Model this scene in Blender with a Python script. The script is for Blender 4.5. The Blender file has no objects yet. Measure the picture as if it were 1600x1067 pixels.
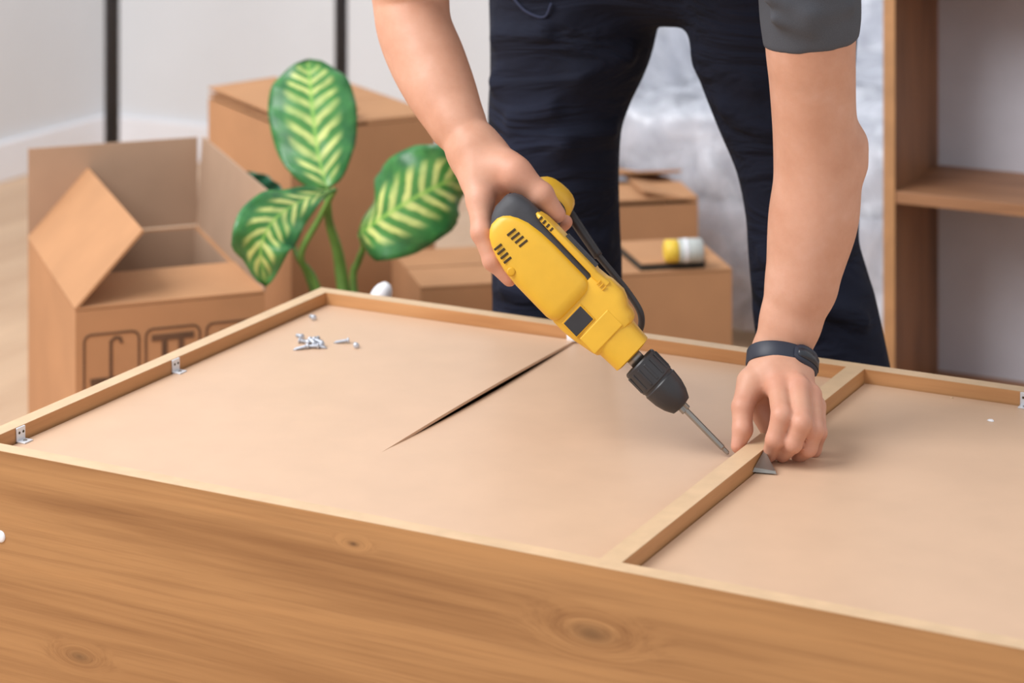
import bpy, bmesh, math, random
import numpy as np
from mathutils import Vector, Matrix

random.seed(4)
rng = np.random.default_rng(7)
SC = bpy.context.scene
COL = SC.collection

# ------------------------------------------------------------------ camera, world, lights, exposure
F_PX, HORIZON, YAW, CAM_Z = 3650.0, -500.0, math.radians(27.5), 1.22
CAM = Vector((1.6026, -1.8584, CAM_Z))
CY, SY = math.cos(YAW), math.sin(YAW)

def W(l, d, z):
    """point l metres right of, d metres in front of the camera station, at height z"""
    return Vector((CAM.x + l*CY - d*SY, CAM.y + l*SY + d*CY, z))
def at(px, py, d):
    return W((px-800)/F_PX*d, d, CAM_Z - (py-HORIZON)/F_PX*d)
def atz(px, py, z):
    return at(px, py, (CAM_Z-z)*F_PX/(py-HORIZON))

cam = bpy.data.cameras.new('camera')
cam.sensor_width = 36.0
cam.lens = F_PX/1600*36
cam.shift_y = -(533.5-HORIZON)/1600
cam.clip_start = 0.05
cam.dof.use_dof = True
cam.dof.focus_distance = 2.40
cam.dof.aperture_fstop = 4.8
cam_o = bpy.data.objects.new('camera', cam)
cam_o.location = CAM
cam_o.rotation_euler = (math.radians(90), 0, YAW)
COL.objects.link(cam_o)
SC.camera = cam_o

SC.view_settings.view_transform = 'Standard'
SC.view_settings.look = 'None'
SC.view_settings.gamma = 1.0
SC.view_settings.use_curve_mapping = False
SC.view_settings.exposure = 0.0

world = bpy.data.worlds.new('world')
SC.world = world
world.use_nodes = True
bg = world.node_tree.nodes['Background']
bg.inputs[0].default_value = (0.93, 0.96, 1.0, 1)
bg.inputs[1].default_value = 0.88

def area(name, loc, target, size, size_y, power, col=(1, 1, 1)):
    li = bpy.data.lights.new(name, 'AREA')
    li.shape = 'RECTANGLE'; li.size = size; li.size_y = size_y
    li.energy = power; li.color = col
    o = bpy.data.objects.new(name, li)
    o.location = loc
    o.rotation_euler = (Vector(target)-Vector(loc)).to_track_quat('-Z', 'Y').to_euler()
    COL.objects.link(o)
    return o
area('window_light', W(-1.9, 1.9, 2.7), W(0.05, 2.5, 0.45), 1.8, 1.8, 104, (0.985, 0.985, 1.0))

area('far_fill_light', W(-1.5, 3.9, 2.5), W(-0.3, 5.2, 0.5), 1.2, 1.2, 15, (0.93, 0.97, 1.0))  # added fill lamp to brighten the far room, not an actual window

# ------------------------------------------------------------------ helpers
def lin(c):
    return tuple(((x/255)/12.92 if x/255 <= 0.04045 else ((x/255+0.055)/1.055)**2.4) for x in c) + (1.0,)

class NT:
    def __init__(self, name):
        self.m = bpy.data.materials.new(name); self.m.use_nodes = True
        self.t = self.m.node_tree; self.n = self.t.nodes
        self.b = self.n['Principled BSDF']
    def node(self, kind, **kw):
        nd = self.n.new(kind)
        for k, v in kw.items():
            if k.startswith('i_'):
                key = k[2:]
                nd.inputs[int(key) if key.isdigit() else key].default_value = v
            else: setattr(nd, k, v)
        return nd
    def link(self, a, b): self.t.links.new(a, b)
    def coord(self, scale=(1, 1, 1), rot=(0, 0, 0), out='Object'):
        tc = self.node('ShaderNodeTexCoord'); mp = self.node('ShaderNodeMapping')
        mp.inputs['Scale'].default_value = scale; mp.inputs['Rotation'].default_value = rot
        self.link(tc.outputs[out], mp.inputs['Vector'])
        return mp.outputs['Vector']
    def noise(self, vec, scale, detail=4, rough=0.5, dist=0.0):
        nd = self.node('ShaderNodeTexNoise'); nd.inputs['Scale'].default_value = scale
        nd.inputs['Detail'].default_value = detail; nd.inputs['Roughness'].default_value = rough
        nd.inputs['Distortion'].default_value = dist
        self.link(vec, nd.inputs['Vector']); return nd.outputs['Fac']
    def ramp(self, fac, stops):
        r = self.node('ShaderNodeValToRGB'); e = r.color_ramp.elements
        while len(e) > 1: e.remove(e[-1])
        e[0].position, e[0].color = stops[0]
        for p, c in stops[1:]:
            x = e.new(p); x.color = c
        self.link(fac, r.inputs[0]); return r.outputs[0]
    def mix(self, fac, a, b, blend='MIX'):
        m = self.node('ShaderNodeMix', data_type='RGBA', blend_type=blend)
        for s, v in ((0, fac), (6, a), (7, b)):
            if hasattr(v, 'links') or hasattr(v, 'is_linked'): self.link(v, m.inputs[s])
            else: m.inputs[s].default_value = v
        return m.outputs[2]
    def math(self, op, a, b=0.0, clamp=False):
        m = self.node('ShaderNodeMath', operation=op, use_clamp=clamp)
        for s, v in ((0, a), (1, b)):
            if hasattr(v, 'is_linked'): self.link(v, m.inputs[s])
            else: m.inputs[s].default_value = v
        return m.outputs[0]
    def bump(self, h, strength=0.2, dist=0.002):
        bp = self.node('ShaderNodeBump'); bp.inputs['Strength'].default_value = strength
        bp.inputs['Distance'].default_value = dist
        self.link(h, bp.inputs['Height']); self.link(bp.outputs[0], self.b.inputs['Normal'])
    def color(self, c):
        if hasattr(c, 'is_linked'): self.link(c, self.b.inputs['Base Color'])
        else: self.b.inputs['Base Color'].default_value = c
    def set(self, **kw):
        for k, v in kw.items(): self.b.inputs[k.replace('_', ' ')].default_value = v
        return self

def plain(name, c, rough=0.6, var=0.06, scale=30, metal=0.0, bump=0.0, bscale=200, spec=0.5):
    t = NT(name); v = t.coord()
    n = t.noise(v, scale, 3)
    a = lin([min(255, x*(1+var)) for x in c]); b = lin([x*(1-var) for x in c])
    t.color(t.ramp(n, [(0.3, b), (0.7, a)]))
    t.set(Roughness=rough, Metallic=metal)
    t.b.inputs['Specular IOR Level'].default_value = spec
    if bump: t.bump(t.noise(v, bscale, 3), bump)
    return t.m

def on_side(px, py):
    v = at(px, py, 1.0)-CAM
    return CAM+v*(-CAM.y/v.y)-Vector((0.75, 0.345, 0))
def oak(name, base, dark, sc=(1.4, 13, 13), knots=(), rough=0.45, fine=0.35):
    """wood with its grain along the axis whose scale is smallest; knots in object space"""
    t = NT(name)
    tc = t.node('ShaderNodeTexCoord'); P = tc.outputs['Object']
    bend = None
    for (kx, ky, kz, r) in knots:                    # bend the grain round each knot
        sub = t.node('ShaderNodeVectorMath', operation='SUBTRACT'); t.link(P, sub.inputs[0])
        sub.inputs[1].default_value = (kx, ky, kz)
        mul = t.node('ShaderNodeVectorMath', operation='MULTIPLY'); t.link(sub.outputs[0], mul.inputs[0])
        mul.inputs[1].default_value = (0.4, 1.0, 1.0)
        ln = t.node('ShaderNodeVectorMath', operation='LENGTH'); t.link(mul.outputs[0], ln.inputs[0])
        g = t.math('DIVIDE', ln.outputs['Value'], r)
        g = t.math('MULTIPLY', g, g); g = t.math('MULTIPLY', g, -1.0); g = t.math('EXPONENT', g)
        bend = g if bend is None else t.math('ADD', bend, g)
    mp = t.node('ShaderNodeMapping'); mp.inputs['Scale'].default_value = sc
    t.link(P, mp.inputs['Vector']); v = mp.outputs['Vector']
    if bend is not None:
        cx = t.node('ShaderNodeCombineXYZ')
        for i in (1, 2): t.link(t.math('MULTIPLY', bend, 0.8), cx.inputs[i])
        ad = t.node('ShaderNodeVectorMath', operation='ADD')
        t.link(v, ad.inputs[0]); t.link(cx.outputs[0], ad.inputs[1]); v = ad.outputs[0]
    n1 = t.noise(v, 1.0, 5, 0.55, 1.1)
    mp2 = t.node('ShaderNodeMapping'); mp2.inputs['Scale'].default_value = tuple(s*7 if s > 3 else s*2.6 for s in sc)
    t.link(v, mp2.inputs['Vector'])
    mp2.inputs['Scale'].default_value = (2.5, 7, 7) if sc[0] < 3 else (7, 2.5, 7) if sc[1] < 3 else (7, 7, 2.5)
    n2 = t.noise(mp2.outputs['Vector'], 1.6, 4, 0.6)
    light = lin([min(255, c*1.07) for c in base])
    c1 = t.ramp(n1, [(0.30, lin(dark)), (0.45, lin([(a*0.6+b*0.4) for a, b in zip(base, dark)])), (0.56, lin(base)), (0.75, light)])
    c2 = t.ramp(n2, [(0.30, (0.62, 0.55, 0.5, 1)), (0.55, (1, 1, 1, 1))])
    col = t.mix(fine, c1, c2, 'MULTIPLY')
    if bend is not None:
        k = t.math('POWER', bend, 5.0, True)
        col = t.mix(t.math('MULTIPLY', k, 0.6), col, lin([c*0.55 for c in dark]))
    t.color(col); t.set(Roughness=rough)
    t.bump(n2, 0.08, 0.001)
    return t.m

M = {}
M['hardboard'] = plain('hardboard', (204, 170, 141), 0.42, 0.012, 20, bump=0.03, bscale=320)
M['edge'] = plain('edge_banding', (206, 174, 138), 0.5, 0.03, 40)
M['oak_front'] = oak('oak_laminate', (176, 129, 81), (144, 99, 57), (1.0, 15, 15),
                     fine=0.48, knots=[tuple(on_side(x, y))+(r,) for x, y, r in ((124, 1026, 0.010), (925, 990, 0.016), (552, 850, 0.005))], rough=0.55)
M['oak_rim'] = oak('oak_rim', (200, 148, 98), (176, 122, 74), (1.5, 20, 20), rough=0.5, fine=0.2)
M['oak_rim_y'] = oak('oak_rim_lengthwise', (200, 148, 98), (176, 122, 74), (20, 1.5, 20), rough=0.5, fine=0.2)
M['oak_shelf'] = oak('oak_shelf', (150, 104, 70), (104, 70, 46), (9, 9, 1.5), rough=0.5, fine=0.3)
M['oak_board'] = oak('oak_shelf_board', (168, 121, 86), (134, 92, 64), (1.5, 9, 9), rough=0.5, fine=0.3)
M['oak_front_edge'] = plain('oak_edge_band', (184, 136, 92), 0.5, 0.05, 25)
M['cardboard'] = plain('cardboard', (184, 137, 99), 0.85, 0.03, 9, bump=0.06, bscale=140, spec=0.2)
M['cardboard_in'] = plain('cardboard_inside', (176, 146, 122), 0.9, 0.03, 9, spec=0.15)
M['card_dark'] = plain('cardboard_brown', (122, 88, 60), 0.9, 0.08, 12, spec=0.15)
M['ink'] = plain('printing_ink', (98, 70, 50), 0.8, 0.1)
M['tape'] = plain('packing_tape', (196, 158, 114), 0.25, 0.03)
M['wall'] = plain('wall_paint', (222, 223, 225), 0.8, 0.012, 3)
M['white'] = plain('white_paint', (240, 240, 244), 0.5, 0.01, 5)
M['floor'] = oak('floor_wood', (206, 172, 138), (188, 150, 116), (7, 0.8, 7), rough=0.4, fine=0.12)
M['black_metal'] = plain('black_metal', (36, 38, 44), 0.45, 0.08)
M['black_plastic'] = plain('black_plastic', (46, 44, 46), 0.42, 0.06, 60)
M['black_rubber'] = plain('black_rubber', (58, 58, 62), 0.6, 0.08, 60, bump=0.05)
M['band'] = plain('band_rubber', (36, 40, 54), 0.5, 0.06)
M['screen'] = plain('band_screen', (40, 43, 50), 0.28, 0.05)
M['yellow'] = plain('yellow_plastic', (224, 174, 46), 0.42, 0.02, 40, bump=0.03, bscale=900)
M['yellow_dark'] = plain('yellow_plastic_shade', (214, 158, 20), 0.5, 0.02)  # recess shade put into a darker yellow; the pieces are not sunk
M['slot'] = plain('opening_shade', (64, 46, 14), 0.7, 0.05)  # shade inside slots and holes, painted on as dark raised pieces
M['slot_grey'] = plain('dark_slab', (52, 46, 38), 0.8, 0.08)
M['steel'] = plain('steel', (150, 145, 138), 0.35, 0.06, metal=0.85)
M['zinc'] = plain('zinc_plate', (196, 200, 208), 0.36, 0.08, metal=0.55)
M['plate'] = plain('bright_plate', (222, 225, 230), 0.4, 0.03, metal=0.25)
M['white_plastic'] = plain('white_plastic', (238, 238, 242), 0.4, 0.01)
M['yellow_cap'] = plain('yellow_cap', (238, 200, 70), 0.5, 0.02)
M['label_grey'] = plain('grey_label', (190, 194, 190), 0.4, 0.05)
M['pot'] = plain('pot_brown', (112, 82, 60), 0.8, 0.12, 40, bump=0.2, bscale=60)
M['soil'] = plain('soil', (62, 46, 34), 0.95, 0.2, 60, bump=0.4, bscale=80)
M['stem'] = plain('stem_green', (108, 150, 70), 0.5, 0.12, 20)
M['shelf_back'] = plain('shelf_back', (205, 204, 212), 0.6, 0.01)
M['sofa'] = plain('sofa_fabric', (186, 188, 198), 0.9, 0.05, 30, bump=0.1)
M['hair'] = plain('hair_black', (34, 28, 26), 0.5, 0.15, 90)
M['shoe'] = plain('shoe_dark', (50, 48, 50), 0.6, 0.06)
M['nail'] = plain('fingernail', (236, 192, 178), 0.32, 0.02)
M['thread'] = plain('seam_thread', (34, 40, 66), 0.8, 0.05)

def cloth(name, c, var, rough=0.9, weave=900, folds=False):
    t = NT(name); v = t.coord()
    n = t.noise(v, 6, 4, 0.6)
    w = t.noise(v, weave, 2)
    col = t.ramp(n, [(0.3, lin([x*(1-var) for x in c])), (0.7, lin([x*(1+var) for x in c]))])
    t.color(t.mix(0.25, col, t.ramp(w, [(0.3, (0.6, 0.6, 0.6, 1)), (0.7, (1.2, 1.2, 1.2, 1))]), 'MULTIPLY'))
    t.set(Roughness=rough)
    t.b.inputs['Specular IOR Level'].default_value = 0.2
    if folds:
        f = t.noise(t.coord((3.0, 3.0, 11.0), (0, 0.25, 0.1)), 1.6, 3, 0.5, 1.2)
        t.bump(t.math('ADD', f, t.math('MULTIPLY', w, 0.01)), 0.85, 0.03)
    else: t.bump(w, 0.15, 0.0005)
    return t.m
M['navy'] = cloth('navy_twill', (25, 28, 42), 0.14, folds=True)
M['grey_cotton'] = cloth('grey_cotton', (82, 84, 90), 0.06)

def skin_mat():
    t = NT('skin'); v = t.coord()
    n = t.noise(v, 22, 5, 0.6); n2 = t.noise(v, 420, 2)
    col = t.ramp(n, [(0.3, lin((196, 143, 116))), (0.55, lin((205, 154, 128))), (0.75, lin((211, 163, 140)))])
    at_ = t.node('ShaderNodeAttribute'); at_.attribute_name = 'blush'
    col = t.mix(t.math('MULTIPLY', at_.outputs['Fac'], 0.4), col, lin((200, 126, 108)))
    t.color(col); t.set(Roughness=0.5)
    t.b.inputs['Subsurface Weight'].default_value = 0.12
    t.b.inputs['Subsurface Radius'].default_value = (0.008, 0.003, 0.0015)
    t.b.inputs['Subsurface Scale'].default_value = 0.4
    t.b.inputs['Specular IOR Level'].default_value = 0.35
    t.bump(t.math('ADD', n2, t.math('MULTIPLY', n, 2.0)), 0.12, 0.0008)
    return t.m
M['skin'] = skin_mat()

def leaf_mat():
    t = NT('variegated_leaf')
    tc = t.node('ShaderNodeTexCoord'); sp = t.node('ShaderNodeSeparateXYZ'); t.link(tc.outputs['UV'], sp.inputs[0])
    u = sp.outputs[0]; v = t.math('ABSOLUTE', t.math('SUBTRACT', t.math('MULTIPLY', sp.outputs[1], 2.0), 1.0))
    n = t.noise(tc.outputs['Object'], 45, 3)
    ph = t.math('SUBTRACT', u, t.math('MULTIPLY', v, 0.20))
    ph = t.math('ADD', ph, t.math('MULTIPLY', n, 0.035))
    st = t.math('SINE', t.math('MULTIPLY', ph, 62.0))
    st = t.math('ADD', st, t.math('MULTIPLY', n, 1.1))
    st = t.ramp(st, [(0.30, (0, 0, 0, 1)), (0.95, (1, 1, 1, 1))])
    # pale streaks only in the middle zone of the blade, fading to the margin and to both ends
    wd = t.math('SUBTRACT', 1.02, t.math('MULTIPLY', v, 1.5))
    wd = t.math('MULTIPLY', wd, 3.2, True)
    en = t.math('MULTIPLY', t.math('MULTIPLY', u, t.math('SUBTRACT', 0.97, u)), 9.0, True)
    fac = t.math('MULTIPLY', t.math('MULTIPLY', st, wd), en, True)
    rib = t.ramp(v, [(0.02, (1, 1, 1, 1)), (0.07, (0, 0, 0, 1))])
    green = t.ramp(n, [(0.3, lin((38, 98, 52))), (0.7, lin((66, 132, 66)))])
    col = t.mix(t.math('MULTIPLY', wd, 0.35), green, lin((96, 158, 62)))
    fac = t.math('MULTIPLY', fac, t.ramp(t.noise(tc.outputs['Object'], 28, 2), [(0.32, (0.45, 0.45, 0.45, 1)), (0.6, (0.95, 0.95, 0.95, 1))]))
    col = t.mix(fac, col, lin((206, 214, 128)))
    col = t.mix(t.math('MULTIPLY', rib, 0.7), col, lin((142, 188, 84)))
    t.color(col); t.set(Roughness=0.36)
    t.b.inputs['Subsurface Weight'].default_value = 0.0
    t.bump(st, 0.15, 0.002)
    return t.m
M['leaf'] = leaf_mat()
M['leaf_dark'] = plain('dark_leaf', (40, 92, 66), 0.4, 0.12, 30)

def wrap_mat():
    t = NT('clear_plastic_wrap'); v = t.coord()
    n = t.noise(v, 9, 6, 0.62, 0.7)
    t.color(lin((232, 235, 244))); t.set(Roughness=0.22, Alpha=1.0)
    t.b.inputs['Specular IOR Level'].default_value = 0.9
    t.bump(n, 0.55, 0.016)
    tr = t.node('ShaderNodeBsdfTransparent'); mx = t.node('ShaderNodeMixShader')
    fr = t.ramp(n, [(0.35, (0.30, 0.30, 0.30, 1)), (0.65, (0.85, 0.85, 0.85, 1))])
    t.link(fr, mx.inputs[0]); t.link(tr.outputs[0], mx.inputs[1]); t.link(t.b.outputs[0], mx.inputs[2])
    t.link(mx.outputs[0], t.n['Material Output'].inputs[0])
    return t.m
M['wrap'] = wrap_mat()

def tag(o, label=None, cat=None, group=None, kind=None):
    for k, v in (('label', label), ('category', cat), ('group', group), ('kind', kind)):
        if v: o[k] = v
    return o
def thing(name, loc, label, cat, group=None):
    o = bpy.data.objects.new(name, None); o.empty_display_size = 0.05
    o.location = loc; COL.objects.link(o)
    return tag(o, label, cat, group)
def root_loc(o):
    while o.parent: o = o.parent
    return o.location
def obj(name, src, mat, parent=None, smooth=False, label=None):
    """src: bmesh in world coordinates, or (verts, faces)"""
    me = bpy.data.meshes.new(name)
    if isinstance(src, tuple): me.from_pydata([tuple(v) for v in src[0]], [], src[1])
    else:
        bmesh.ops.recalc_face_normals(src, faces=src.faces); src.to_mesh(me); src.free()
    if parent is not None: me.transform(Matrix.Translation(-root_loc(parent)))
    if smooth: me.polygons.foreach_set('use_smooth', [True]*len(me.polygons))
    me.materials.append(mat)
    o = bpy.data.objects.new(name, me); COL.objects.link(o)
    if parent is not None: o.parent = parent
    if label: o['label'] = label
    return o
def smooth_angle(o, deg=35):
    me = o.data
    me.polygons.foreach_set('use_smooth', [True]*len(me.polygons))
    bm = bmesh.new(); bm.from_mesh(me)
    for e in bm.edges:
        e.smooth = not (len(e.link_faces) == 2 and e.calc_face_angle(0) > math.radians(deg))
    bm.to_mesh(me); bm.free()
    return o

def NB(): return bmesh.new()
def hexa(bm, lo4, hi4):
    """prism between two quads given as four world points each"""
    a = [bm.verts.new(p) for p in lo4]; b = [bm.verts.new(p) for p in hi4]
    bm.faces.new(a[::-1]); bm.faces.new(b)
    for i in range(4): bm.faces.new((a[i], a[(i+1) % 4], b[(i+1) % 4], b[i]))
    return a+b
def box(bm, x0, x1, y0, y1, z0, z1, bev=0.0):
    vs = hexa(bm, [(x0, y0, z0), (x1, y0, z0), (x1, y1, z0), (x0, y1, z0)], [(x0, y0, z1), (x1, y0, z1), (x1, y1, z1), (x0, y1, z1)])
    if bev:
        es = list({e for v in vs for e in v.link_edges})
        bmesh.ops.bevel(bm, geom=es, offset=bev, segments=2, affect='EDGES', profile=0.5)
def slab(bm, p, th, n=None):
    """a sheet through four points with thickness th (centred)"""
    p = [Vector(q) for q in p]
    if n is None: n = (p[1]-p[0]).cross(p[3]-p[0]).normalized()
    hexa(bm, [q-n*th/2 for q in p], [q+n*th/2 for q in p])
def frame_box(bm, c, ex, ey, ez, hx, hy, hz, bev=0.0):
    c = Vector(c)
    q = lambda sx, sy, sz: c+ex*hx*sx+ey*hy*sy+ez*hz*sz
    vs = hexa(bm, [q(-1, -1, -1), q(1, -1, -1), q(1, 1, -1), q(-1, 1, -1)], [q(-1, -1, 1), q(1, -1, 1), q(1, 1, 1), q(-1, 1, 1)])
    if bev:
        es = list({e for v in vs for e in v.link_edges})
        bmesh.ops.bevel(bm, geom=es, offset=bev, segments=3, affect='EDGES', profile=0.5)
def ring_loft(bm, rings, cap=True):
    R = [[bm.verts.new(p) for p in r] for r in rings]
    n = len(R[0])
    for a, b in zip(R, R[1:]):
        for i in range(n): bm.faces.new((a[i], a[(i+1) % n], b[(i+1) % n], b[i]))
    if cap:
        bm.faces.new(R[0][::-1]); bm.faces.new(R[-1])
def perp(v):
    v = v.normalized(); a = Vector((0, 0, 1)) if abs(v.z) < 0.9 else Vector((1, 0, 0))
    e = v.cross(a).normalized(); return e, v.cross(e).normalized()
def lathe(bm, o, axis, prof, n=24):
    axis = axis.normalized(); e1, e2 = perp(axis); rings = []
    for s, r in prof:
        rings.append([o+axis*s+(e1*math.cos(2*math.pi*i/n)+e2*math.sin(2*math.pi*i/n))*r for i in range(n)])
    ring_loft(bm, rings)
def bez(pts, n):
    """Catmull-Rom through the points"""
    P = [Vector(p) for p in pts]; P = [P[0]*2-P[1]]+P+[P[-1]*2-P[-2]]; out = []
    for i in range(1, len(P)-2):
        for k in range(n):
            t = k/n
            out.append(0.5*((2*P[i])+(P[i+1]-P[i-1])*t+(2*P[i-1]-5*P[i]+4*P[i+1]-P[i+2])*t*t+(3*P[i]-P[i-1]-3*P[i+1]+P[i+2])*t**3))
    out.append(P[-2]); return out
def tube(bm, pts, r, n=10, sub=6):
    path = bez(pts, sub) if sub else [Vector(p) for p in pts]
    rr = r if callable(r) else (lambda t: r)
    tan = (path[1]-path[0]).normalized(); e1, _ = perp(tan); rings = []
    for i, p in enumerate(path):
        tn = (path[min(i+1, len(path)-1)]-path[max(i-1, 0)]).normalized()
        e1 = (e1-tn*e1.dot(tn)).normalized(); e2 = tn.cross(e1)
        q = rr(i/(len(path)-1))
        rings.append([p+(e1*math.cos(2*math.pi*k/n)+e2*math.sin(2*math.pi*k/n))*q for k in range(n)])
    ring_loft(bm, rings)

# ------------------------------------------------------------------ distance-field bodies (one continuous surface)
def smin(a, b, k):
    if k <= 0: return np.minimum(a, b)
    h = np.clip(k-np.abs(a-b), 0, None)/k
    return np.minimum(a, b)-h*h*k*0.25
class Field:
    def __init__(s, lo, hi, vox):
        s.lo = np.array(lo, float); s.vox = vox
        s.n = tuple(int(x) for x in np.ceil((np.array(hi)-s.lo)/vox)+1)
        s.F = np.full(s.n, 0.5, np.float32)
    def blank(s): return np.full(s.n, 0.5, np.float32)
    def _box(s, lo, hi):
        i0 = np.clip(np.floor((lo-s.lo)/s.vox).astype(int), 0, np.array(s.n)-1)
        i1 = np.clip(np.ceil((hi-s.lo)/s.vox).astype(int)+1, 1, np.array(s.n))
        sl = tuple(slice(a, b) for a, b in zip(i0, i1))
        g = [s.lo[k]+s.vox*np.arange(i0[k], i1[k]) for k in range(3)]
        return sl, (g[0][:, None, None].astype(np.float32), g[1][None, :, None].astype(np.float32), g[2][None, None, :].astype(np.float32))
    def cone(s, a, b, ra, rb, k=0.012, flat=None, A=None, cut=None, sub=False):
        """tapered capsule; flat=(direction, ratio) squashes it; cut=(point, normal) keeps the side against the normal"""
        A = s.F if A is None else A
        a = np.array(a, float); b = np.array(b, float); pad = max(ra, rb)*1.05+2.5*k+3*s.vox
        sl, (X, Y, Z) = s._box(np.minimum(a, b)-pad, np.maximum(a, b)+pad)
        if any(q.stop <= q.start for q in sl): return
        ba = b-a; L = float(ba@ba)+1e-12
        h = np.clip(((X-a[0])*ba[0]+(Y-a[1])*ba[1]+(Z-a[2])*ba[2])/L, 0, 1)
        qx = X-a[0]-h*ba[0]; qy = Y-a[1]-h*ba[1]; qz = Z-a[2]-h*ba[2]
        r = ra+(rb-ra)*h
        if flat is not None:
            n = np.array(flat[0], float); n /= np.linalg.norm(n); f = 1/flat[1]-1
            dn = (qx*n[0]+qy*n[1]+qz*n[2])*f
            qx = qx+dn*n[0]; qy = qy+dn*n[1]; qz = qz+dn*n[2]
        d = np.sqrt(qx*qx+qy*qy+qz*qz)-r
        if flat is not None: d = d*min(1.0, 0.5+0.5*flat[1])
        if cut is not None:
            p, n = np.array(cut[0], float), np.array(cut[1], float); n /= np.linalg.norm(n)
            pl = (X-p[0])*n[0]+(Y-p[1])*n[1]+(Z-p[2])*n[2]
            d = np.maximum(d, pl)
        if sub: A[sl] = -smin(-A[sl], d.astype(np.float32), k)
        else: A[sl] = smin(A[sl], d.astype(np.float32), k)
    def chain(s, pts, rad, **kw):
        for i in range(len(pts)-1): s.cone(pts[i], pts[i+1], rad[i], rad[i+1], **kw)
    def limb(s, pts, rad, n=7, **kw):
        P = bez(pts, n); Rr = [v.x for v in bez([Vector((r, 0, 0)) for r in rad], n)]
        s.chain(P, Rr, k=0.0, **kw)
    def mesh(s, smooth=2):
        F = s.F; S = F < 0
        n = F.shape
        cnt = np.zeros([x-1 for x in n], np.int8)
        offs = [(i, j, k) for i in (0, 1) for j in (0, 1) for k in (0, 1)]
        for o in offs: cnt += S[o[0]:n[0]-1+o[0], o[1]:n[1]-1+o[1], o[2]:n[2]-1+o[2]]
        act = (cnt > 0) & (cnt < 8)
        idx = np.argwhere(act); ids = np.full(act.shape, -1, np.int64); ids[act] = np.arange(len(idx))
        pos = np.zeros((len(idx), 3)); num = np.zeros(len(idx))
        for o0 in offs:
            for ax in range(3):
                if o0[ax]: continue
                o1 = list(o0); o1[ax] = 1
                f0 = F[idx[:, 0]+o0[0], idx[:, 1]+o0[1], idx[:, 2]+o0[2]]
                f1 = F[idx[:, 0]+o1[0], idx[:, 1]+o1[1], idx[:, 2]+o1[2]]
                m = (f0 < 0) != (f1 < 0)
                t = np.where(m, f0/np.where(m, f0-f1, 1), 0)
                p = np.array(o0, float)[None, :].repeat(len(idx), 0); p[:, ax] += t
                pos += p*m[:, None]; num += m
        V = s.lo+s.vox*(idx+pos/num[:, None])
        faces = []
        for ax in range(3):
            u, v = (ax+1) % 3, (ax+2) % 3
            a = np.take(S, range(n[ax]-1), ax); b = np.take(S, range(1, n[ax]), ax)
            m = a != b
            e = np.argwhere(m)
            e = e[(e[:, u] > 0) & (e[:, v] > 0) & (e[:, u] < n[u]-1) & (e[:, v] < n[v]-1)]
            def cid(du, dv):
                c = e.copy(); c[:, u] += du; c[:, v] += dv
                return ids[c[:, 0], c[:, 1], c[:, 2]]
            q = np.stack([cid(-1, -1), cid(0, -1), cid(0, 0), cid(-1, 0)], 1)
            inside = S[e[:, 0], e[:, 1], e[:, 2]]
            q[~inside] = q[~inside][:, ::-1]
            faces.append(q)
        Fq = np.concatenate(faces)
        Fq = Fq[(Fq >= 0).all(1)]
        E = np.concatenate([Fq[:, [0, 1]], Fq[:, [1, 2]], Fq[:, [2, 3]], Fq[:, [3, 0]]])
        for _ in range(smooth):
            acc = np.zeros_like(V); c = np.zeros(len(V))
            for k in range(3): acc[:, k] = np.bincount(E[:, 0], V[E[:, 1], k], len(V))+np.bincount(E[:, 1], V[E[:, 0], k], len(V))
            c = np.bincount(E[:, 0], minlength=len(V))+np.bincount(E[:, 1], minlength=len(V))
            V = V*0.45+0.55*acc/np.maximum(c, 1)[:, None]
        return V, Fq
def mesh_np(name, V, Fq, mat, parent, attr=None, label=None):
    V = V-np.array(root_loc(parent))
    me = bpy.data.meshes.new(name)
    me.vertices.add(len(V)); me.vertices.foreach_set('co', V.astype(np.float32).ravel())
    me.loops.add(Fq.size); me.loops.foreach_set('vertex_index', Fq.astype(np.int32).ravel())
    me.polygons.add(len(Fq)); me.polygons.foreach_set('loop_start', np.arange(0, Fq.size, 4, dtype=np.int32))
    me.update(calc_edges=True); me.validate()
    me.polygons.foreach_set('use_smooth', np.ones(len(me.polygons), bool))
    if attr is not None and len(me.vertices) == len(attr):
        a = me.attributes.new('blush', 'FLOAT', 'POINT'); a.data.foreach_set('value', attr.astype(np.float32))
    me.materials.append(mat)
    o = bpy.data.objects.new(name, me); COL.objects.link(o); o.parent = parent
    if label: o['label'] = label
    return o

# ------------------------------------------------------------------ the room
def structure(name, bm, m): return tag(obj(name, bm, m), kind='structure')
XL, YB = -2.13, 3.03
bm = NB(); box(bm, XL-0.1, 4.6, -2.6, YB+0.1, -0.06, 0.0); structure('floor', bm, M['floor'])
bm = NB(); box(bm, XL-0.1, XL, -2.6, YB+0.1, 0, 2.6); structure('wall_left', bm, M['wall'])
bm = NB(); box(bm, XL, 4.6, YB, YB+0.1, 0, 2.6); structure('wall_back', bm, M['wall'])
bm = NB(); box(bm, XL, XL+0.016, -2.6, YB, 0, 0.095, 0.003); structure('baseboard_left', bm, M['white'])
bm = NB(); box(bm, XL+0.016, 4.6, YB-0.016, YB, 0, 0.095, 0.003); structure('baseboard_back', bm, M['white'])

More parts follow.
